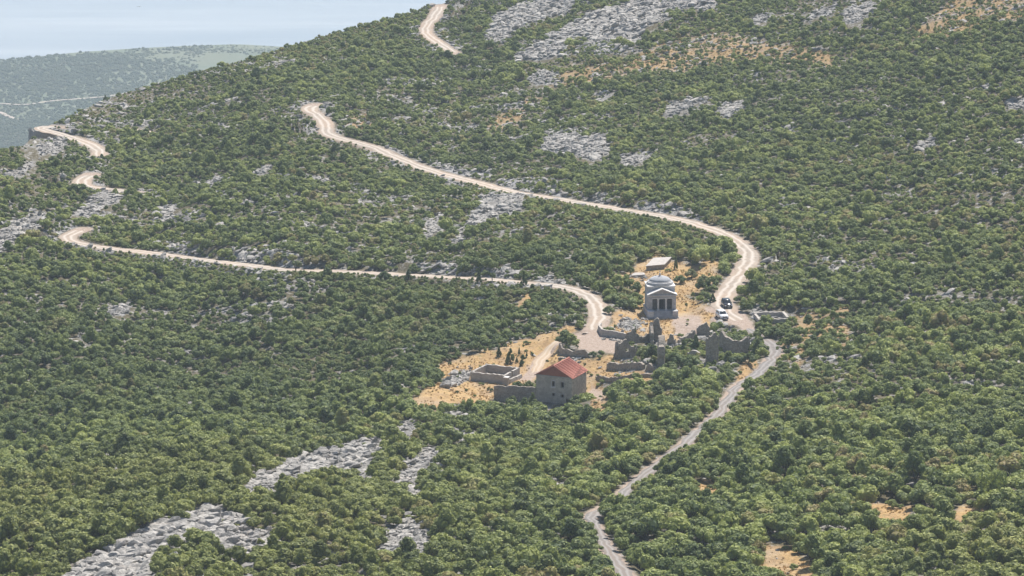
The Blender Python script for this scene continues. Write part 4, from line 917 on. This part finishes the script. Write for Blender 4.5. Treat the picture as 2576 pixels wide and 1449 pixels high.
MB().add([(-1.7, -.9, .35), (1.6, -.8, .42), (1.75, 1.0, .5), (-.4, 1.3, .5), (-1.1, .6, .42), (-1.7, -.9, .55), (1.6, -.8, .62), (1.75, 1.0, .7), (-.4, 1.3, .7), (-1.1, .6, .62)],
    [(4,3,2,1,0),(5,6,7,8,9),(0,1,6,5),(1,2,7,6),(2,3,8,7),(3,4,9,8),(4,0,5,9)]).build('slab', M_CONC, bo)
MB().box(-1.5, -.75, -.6, 1.45, .9, .36).build('footing', M_WALL, bo)
# retaining wall of the far bend
tp = TIP; bw = [(tp[0]-3.4, tp[1]-1.2), (tp[0]-2.8, tp[1]-3.0), (tp[0]-1.2, tp[1]-4.4), (tp[0]+1.8, tp[1]-5.0), (tp[0]+5.5, tp[1]-5.2)]
ruin_wall(bw, [tp[2]+h-gz(*q) for q, h in zip(bw, (-.05, .1, .1, .05, -.1))], .7, M_WALLP, 'bend_retaining_wall', 'dark stone retaining wall holding up the far road bend at the left', 'wall', None, .05, seed=21)

# ================================================================== CARS
def paint(name, c, rough=.35):
    m, nt, b = newmat(name); b.inputs['Base Color'].default_value = (*c, 1); b.inputs['Roughness'].default_value = rough; b.inputs['Coat Weight'].default_value = .5; return m
M_GLASS = paint('car_glass', (.02,.025,.03), .08); M_TYRE = plain('tyre', (.02,.02,.02), .9); M_RIM = paint('rim', (.35,.35,.36), .35); M_LAMP = paint('headlamp', (.75,.78,.8), .15); M_TRIMB = paint('black_trim', (.025,.025,.028), .5)
def car(u, v, rz, body, label, low):
    c = gp0(u, v); e = empty('parked_car', (c[0], c[1], c[2]+.06), rz, label, 'car', 'cars parked beside the chapel')
    # nose towards -y; stations along the length, each a cross-section with tumblehome
    ST = [(-2.15,.62,.72,.30),(-2.05,.84,.92,.26),(-1.5,.93,1.02,.24),(-.95,.95,1.08,.24),(0,.96,1.10,.24),(1.2,.96,1.12,.24),(1.95,.92,1.10,.28),(2.15,.82,1.02,.36)]
    bm = bmesh.new(); ringp = None
    for (y, w, zt, zb) in ST:
        pts = [(-w*.9, zb), (-w, zb+.18), (-w*1.0, zt-.18), (-w*.93, zt), (w*.93, zt), (w, zt-.18), (w, zb+.18), (w*.9, zb)]
        ring = [bm.verts.new((x, y, z)) for x, z in pts]
        if ringp:
            for i in range(8): bm.faces.new((ringp[i], ringp[(i+1) % 8], ring[(i+1) % 8], ring[i]))
        else: bm.faces.new(ring[::-1])
        ringp = ring
    bm.faces.new(ringp)
    CAB = [(-.95,.86,1.07),(-.28,.74,1.70),(.3,.75,1.76),(1.55,.74,1.74),(1.98,.80,1.10)]
    lows = [bm.verts.new((sx*w0, y, 1.06)) for y, w0 in ((-.98,.87),(2.0,.83)) for sx in (-1, 1)]
    tops = [[bm.verts.new((-w, y, z)), bm.verts.new((w, y, z))] for y, w, z in CAB[1:4]]
    L0, R0, L1, R1 = lows
    bm.faces.new((tops[0][0], tops[0][1], tops[1][1], tops[1][0])); bm.faces.new((tops[1][0], tops[1][1], tops[2][1], tops[2][0]))
    bm.faces.new((L0, R0, tops[0][1], tops[0][0])); bm.faces.new((R1, L1, tops[2][0], tops[2][1]))
    bm.faces.new((L0, tops[0][0], tops[1][0], tops[2][0], L1)); bm.faces.new((R0, R1, tops[2][1], tops[1][1], tops[0][1]))
    bmesh.ops.recalc_face_normals(bm, faces=bm.faces); bmesh.ops.bevel(bm, geom=list(bm.edges), offset=.035, segments=2, affect='EDGES', clamp_overlap=True)
    me = bpy.data.meshes.new('body'); bm.to_mesh(me); bm.free(); me.polygons.foreach_set('use_smooth', np.full(len(me.polygons), True)); link('body', me, e, body)
    def pane(nm, pts, off, mat=M_GLASS):
        p = [Vector(x) for x in pts]; n = (p[1]-p[0]).cross(p[2]-p[0]).normalized(); n = -n if n.dot(Vector(off)) < 0 else n
        k = len(p); return MB().add([x+n*.012 for x in p]+[x-n*.03 for x in p], [tuple(range(k)), tuple(range(2*k-1, k-1, -1))]+[((i+1) % k, i, i+k, (i+1) % k+k) for i in range(k)]).build(nm, mat, e)
    pane('windscreen', [(-.76, -.90, 1.14), (.76, -.90, 1.14), (.66, -.34, 1.65), (-.66, -.34, 1.65)], (0, -1, .5))
    pane('rear_window', [(-.72, 1.95, 1.16), (.72, 1.95, 1.16), (.64, 1.60, 1.66), (-.64, 1.60, 1.66)], (0, 1, .3))
    for sx in (-1, 1):
        for (y0, y1, y2, y3) in ((-.72, .22, .22, -.27), (.32, 1.72, 1.48, .32)):
            pane('side_window', [(sx*.855, y0, 1.15), (sx*.85, y1, 1.15), (sx*.755, y2, 1.65), (sx*.75, y3, 1.64)], (sx, 0, 0))
        MB().box(sx*.72-.17, -2.17, .66, sx*.72+.17, -2.02, .84).build('headlight', M_LAMP, e, bevel=.03)
        MB().box(sx*.98-.09, -.72, 1.06, sx*.98+.09, -.55, 1.22).build('mirror', low, e, bevel=.03)
        for y in (-1.35, 1.35):
            w_ = empty_child('wheel', (sx*.84, y, .34), e)
            t_ = MB().lathe([(.24, -.11), (.33, -.11), (.35, -.06), (.35, .06), (.33, .11), (.24, .11)], 0, 0, 24).build('tyre', M_TYRE, w_); t_.rotation_euler = (0, R(90), 0)
            r_ = MB().lathe([(.24, -.09), (.24, .09), (.1, .115), (.02, .115)], 0, 0, 18).build('rim', M_RIM, w_); r_.rotation_euler = (0, R(90 if sx > 0 else -90), 0)
    MB().box(-.5, -2.19, .58, .5, -2.1, .84).build('grille', M_TRIMB, e, bevel=.02); MB().box(-.86, -2.22, .30, .86, -2.0, .55).build('bumper', low, e, bevel=.05)
    MB().box(-.26, -2.235, .42, .26, -2.215, .53).build('number_plate', M_LAMP, e)
    return e
def empty_child(nm, loc, par):
    o = bpy.data.objects.new(nm, None); col.objects.link(o); o.parent = par; o.location = loc; o.empty_display_size = .2; return o
car(1816.0, 801.0, R(15), paint('white_paint', (.75,.76,.77), .35), 'white off road car with bluish dark bumper, nearer of the two parked cars', paint('steel_blue_trim', (.10,.14,.19), .5))
car(1828.0, 772.5, R(10), paint('black_paint', (.022,.02,.024), .25), 'black car parked on the gravel behind the white one', M_TRIMB)
# dark board beside the ruins
c = gp0(1552.5, 876); bd = empty('sign_post', (c[0], c[1], c[2]), R(70), 'thin dark upright board on a post beside the windowed ruin', 'sign')
MB().box(-.05, -.05, -.4, .05, .05, 1.3).build('post', M_WOOD, bd); MB().box(-.35, -.09, .45, .35, -.052, 1.35).build('board', M_WOOD, bd)
# white stones marking the turning place
for (u, v, lab) in [(1414, 868, 'white marker stone on the end of the curved parapet wall')]:
    c = gp0(u, v); o = stones('marker_stone', np.array([0]), np.array([0]), .3); ob = tag(link('marker_stone', o, None, M_TRIM), lab, 'stone')
    cc = np.empty(len(o.vertices)*3); o.vertices.foreach_get('co', cc); cc = cc.reshape(-1, 3); cc -= cc.mean(0); o.vertices.foreach_set('co', cc.ravel().astype(np.float32)); o.update(); ob.location = (c[0], c[1], c[2]+1.1)

# ================================================================== SINGLE TREES AND SHRUBS
def plant(nm, u, v, w, h, mesh, mat_stem, label, cat, group=None, stem_h=.9, dz=0):
    c = gp0(u, v); e = empty(nm, (c[0], c[1], c[2]+dz), random.uniform(0, 6.28), label, cat, group); e.scale = (w, w, h)
    f = bpy.data.objects.new('crown', mesh); col.objects.link(f); f.parent = e
    s = bpy.data.objects.new('trunk', mat_stem); col.objects.link(s); s.parent = e; return e
def cone_lumps(seed, n=16):
    r_ = np.random.default_rng(seed); return [((1-t)*.62*math.cos(a), (1-t)*.62*math.sin(a), .25+t*1.65, .36*(1-t*.6)) for t, a in zip(np.linspace(0, 1, n), r_.uniform(0, 6.28, n))]
CONE = crown('crown', cone_lumps(1), 50, .22, 301, True, M_JUN); CONE2 = crown('crown', cone_lumps(2, 12), 55, .24, 302, True, M_JUN)
ROUND = crown('crown', shrub_lumps(5, 14, 1.2), 50, .22, 303, True, M_JUN)
LITE = crown('crown', [(x, y, z*.7+.75, r*.9) for x, y, z, r in shrub_lumps(8, 12, .9, .9)], 50, .2, 304, True, M_LITE)
rt = np.random.default_rng(9)
TREE = crown('crown', [(rt.uniform(-.8, .8), rt.uniform(-.8, .8), .9+rt.uniform(0, 1)**.8*1.0, rt.uniform(.22, .36)) for _ in range(15)], 46, .2, 305, False, M_LEAF)
TR_S = stem_mesh('trunk', 1.0, 3, 3, .05); TR_T = stem_mesh('trunk', 1.35, 4, 4, .06)
JG = 'dark junipers and shrubs on the golden grass'
for (u, v, w, h, mesh, lab) in [
 (1284, 913, 1.35, 1.55, CONE2, 'largest dark conical juniper on the golden grass behind the roofless enclosure'),
 (1255, 896, .8, 1.0, CONE, 'small juniper on golden grass, left of the largest conical juniper'),
 (1306, 892, .38, .8, CONE, 'tiny slim juniper on golden grass between enclosure and turning place, upper one'),
 (1325, 898, .36, .65, CONE2, 'tiny slim juniper nearest the pale footpath'),
 (1300, 912, .4, .6, CONE, 'tiny dark juniper touching the right side of the largest conical one'),
 (1313, 920, .75, .8, CONE2, 'small pointed juniper just behind the far corner of the enclosure'),
 (1130, 905+0, .95, .75, ROUND, 'dark round shrub at the upper edge of the golden strip, left of the junipers'),
 (1108, 948, .9, .6, ROUND, 'low dark shrub left of the roofless enclosure'),
 (1700, 678, .55, 1.75, CONE, 'slim dark cypress beside the right end of the cistern'),
 (1578, 738-0, .5, .85, CONE2, 'small dark juniper on dry grass left of the chapel dome'),
 (1605, 735, .55, .9, CONE, 'dark little juniper just left of the chapel dome'),
 (1586, 690, 1.0, 1.2, ROUND, 'dark bush beside the broken slab, left of the cistern'),
 (1598, 846, .42, 1.15, CONE2, 'slim dark juniper behind the low gapped ruin wall'),
 (1740, 700, 1.5, 1.3, ROUND, 'wide shrub clump behind the chapel, nearest its dome on the right'),
 (1712, 712, 1.4, 1.1, ROUND, 'shrub clump right behind the dome'),
 (1768, 712, 1.4, 1.2, ROUND, 'shrub clump at the right end of the group behind the chapel'),
 (1748, 665, 1.0, 1.2, CONE, 'pointed bush on dry grass above the clump behind the chapel'),
 (1790, 660, 1.2, 1.2, CONE2, 'pointed bush on dry grass left of the upper road bend'),
 (1793, 760, .9, 1.0, CONE, 'bush at the roadside left of the black car'),
 (1546, 760, 1.6, 1.3, ROUND, 'broad shrub left of the chapel, upper of the roadside clump'),
 (1570, 775, 1.5, 1.2, ROUND, 'broad shrub left of the chapel, nearest its left wall'),
 (1532, 790, 1.2, 1.1, ROUND, 'shrub above the curved retaining wall'),
 (1540, 845, .9, .6, ROUND, 'low shrub growing along the top of the curved retaining wall'),
 (1236, 985, .45, .45, ROUND, 'small low shrub on golden grass left of the yard wall'),
 (1150, 990, .4, .4, ROUND, 'tiny shrub on golden grass far left of the yard wall'),
 (1492, 897, .9, .7, ROUND, 'low shrub at the right end of the curved parapet'),
 (1340, 1030, 1.5, 1.75, CONE2, 'pointed tree in front of the left corner of the red roofed house'),
 (1468, 1015, 1.2, 1.1, CONE2, 'shrub against the right wall of the red roofed house'),
 (1452, 1030, 1.1, .9, ROUND, 'shrub at the front right corner of the red roofed house'),
 (1302, 985, 1.3, 1.25, ROUND, 'dark shrub filling the yard behind the tall yard wall, left one'),
 (1330, 988, 1.3, 1.5, ROUND, 'dark shrub filling the yard beside the house, right one'),
 (1620, 905, 1.6, 1.6, ROUND, 'dark bush inside the ruins behind the windowed fragment'),
 (1640, 905, 1.5, 1.9, ROUND, 'tall dark bush inside the ruins left of the end on wall'),
 (1697, 917, 1.7, 1.6, ROUND, 'bush inside the ruins right of the end on wall'),
 (1720, 890, 1.5, 1.5, CONE2, 'bush in the middle of the ruins'),
 (1750, 882, 1.4, 1.7, CONE, 'tall bush in the ruins left of the tallest slab'),
 (1735, 925, 1.9, 1.5, ROUND, 'broad bush in front of the low pale wall piece in the ruins'),
 (1685, 935, 1.6, 1.2, ROUND, 'low bush at the foot of the end on wall'),
 (1830, 917, 1.4, 1.3, CONE2, 'bush right of the tallest ruin slab'),
 (1852, 914, 1.4, .9, ROUND, 'bush in front of the sagging ruin wall'),
 (1884, 914, 1.5, 1.3, ROUND, 'bush at the right end of the sagging ruin wall'),
 (1905, 895, 1.8, 1.8, CONE2, 'pointed bush between the ruins and the grey track'),
 (1818, 858, 1.7, 1.2, ROUND, 'spreading grey green bush behind the sagging ruin wall, left one'),
 (1850, 860, 1.7, 1.0, ROUND, 'spreading grey green bush behind the sagging ruin wall, right one'),
 (1912, 850, 1.8, 1.5, ROUND, 'dark bush beside the road end below the ruined foundation'),
 (1945, 848, 1.8, 1.4, ROUND, 'light bush below the middle of the ruined foundation'),
 ]:
    plant('shrub', u, v, w, h, mesh, TR_S, lab, 'shrub', JG if u < 1330 and v < 950 else 'shrubs around the chapel, house and ruins')
for (u, v, lab) in [(1726, 778, 'tiny sapling on the grass right of the chapel, left one'), (1744, 764, 'tiny sapling on the grass right of the chapel, right one')]:
    plant('sapling', u, v, .42, .85, LITE, TR_T, lab, 'tree', 'saplings right of the chapel')
plant('roadside_tree', 744, 684, 1.5, 1.6, LITE, TR_T, 'pale round tree standing alone on the outer edge of the lower road', 'tree')
for q, (u, v, w, h, lab) in enumerate([(822, 697, 1.3, 1.5, 'dark bushy tree by the lower road, next right of the pale round tree'), (1028, 705, 1.2, 1.4, 'bushy tree overlapping the lower road, second right of the pale round tree'), (968, 704, 1.4, 1.3, 'wide bush below the lower road, between two roadside trees'), (1205, 712, .8, 1.7, 'slim dark tree by the lower road near the turning place'), (1238, 712, .9, 1.4, 'twiggy bush beside the slim dark roadside tree'),(1318, 722, 1.0, 1.8, 'dark pointed tree at the bend of the lower road')]):
    plant('roadside_tree', u, v, w, h, [ROUND, CONE, ROUND, CONE, LITE, CONE2][q], TR_T, lab, 'tree', 'trees along the outer edge of the lower road')
plant('trunk_tree', 2492, 1272, 2.6, 2.9, TREE, TR_T, 'open crowned tree with a visible bare trunk near the right edge', 'tree')
for q, (u, v, h, lab) in enumerate([(875, 80, 1.0, 'lone bush breaking the skyline just left of the highest road bend'), (905, 66, .8, 'small skyline bush left of the highest road bend, right of another'), (265, 252, .9, 'lone dark bush standing on the skyline at the far left'), (585, 165, .6, 'slim juniper poking above the middle of the skyline')]):
    plant('skyline_bush', u, v+2, h, h*1.1, [ROUND, ROUND, CONE2, CONE][q], TR_S, lab, 'shrub', 'bushes breaking the skyline')
# bird over the water
dxb, dzb = rays(350, 17); Yb = 820.0
bi = empty('bird', (float(dxb)*Yb, Yb, float(dzb)*Yb), R(20), 'tiny dark bird gliding in front of the sea', 'bird')
mb = MB().tube([(-.02, -.42, -.03), (0, -.25, 0), (0, 0, .01), (0, .22, 0), (0, .42, 0)], [.02, .08, .11, .08, .02], 8)
for sx in (-1, 1): mb.add([(0, -.12, .03), (sx*.45, -.16, .2), (sx*.98, .05, .12), (sx*.45, .1, .19), (0, .14, .03), (0, -.12, .0), (sx*.45, -.16, .17), (sx*.98, .05, .10), (sx*.45, .1, .16), (0, .14, .0)], [(0,1,3,4),(1,2,3),(9,8,6,5),(8,7,6),(0,5,6,1),(1,6,7,2),(2,7,8,3),(3,8,9,4)])
mb.v = [(x*.5, y*.5, z*.5) for x, y, z in mb.v]; mb.build('body', M_WOOD, bi)
HAZE, SKYS, SUNE, EXPO, DEN = 7.5e-5, .08, 5, 0.68, True
# ================================================================== AIR AND LIGHT
bx0, by0, bz0, bx1, by1, bz1 = -9700, -400, ZS-3, 9700, 24400, 6
hz_ = MB().box(bx0, by0, bz0, bx1, by1, bz1); m = bpy.data.materials.new('haze_air'); m.use_nodes = True; nt = m.node_tree; nt.nodes.clear()
o = N(nt, 'ShaderNodeOutputMaterial'); v = N(nt, 'ShaderNodeVolumePrincipled'); v.inputs['Color'].default_value = (.74,.87,1.0, 1); v.inputs['Density'].default_value = HAZE; v.inputs['Anisotropy'].default_value = .35
nt.links.new(v.outputs[0], o.inputs['Volume'])
tag(hz_.build('haze', m), kind='stuff')
EL, AZ = R(57), R(25)                                  # sun beyond the slope, a little to the right
w = bpy.data.worlds.new('World'); sc.world = w; w.use_nodes = True; nt = w.node_tree; bg = nt.nodes['Background']
sk = N(nt, 'ShaderNodeTexSky', sky_type='NISHITA'); sk.sun_disc = False; sk.sun_elevation = EL; sk.sun_rotation = AZ; sk.altitude = 700; sk.dust_density = 1.5
nt.links.new(sk.outputs[0], bg.inputs['Color']); bg.inputs['Strength'].default_value = SKYS
l = bpy.data.lights.new('sun', 'SUN'); l.energy = SUNE; l.angle = R(.5); l.color = (1, .95, .87); lo_ = bpy.data.objects.new('sun', l); col.objects.link(lo_)
d = Vector((math.sin(AZ)*math.cos(EL), math.cos(AZ)*math.cos(EL), math.sin(EL))); lo_.rotation_euler = d.to_track_quat('Z', 'Y').to_euler(); lo_.location = (60, 900, 200)
sc.view_settings.view_transform = 'Standard'; sc.view_settings.look = 'None'; sc.view_settings.exposure = EXPO; sc.view_settings.gamma = 1
sc.cycles.max_bounces = 6; sc.cycles.diffuse_bounces = 3; sc.cycles.glossy_bounces = 2; sc.cycles.transmission_bounces = 2; sc.cycles.volume_bounces = 1; sc.cycles.transparent_max_bounces = 4
sc.cycles.use_denoising = DEN; sc.cycles.caustics_reflective = False; sc.cycles.caustics_refractive = False
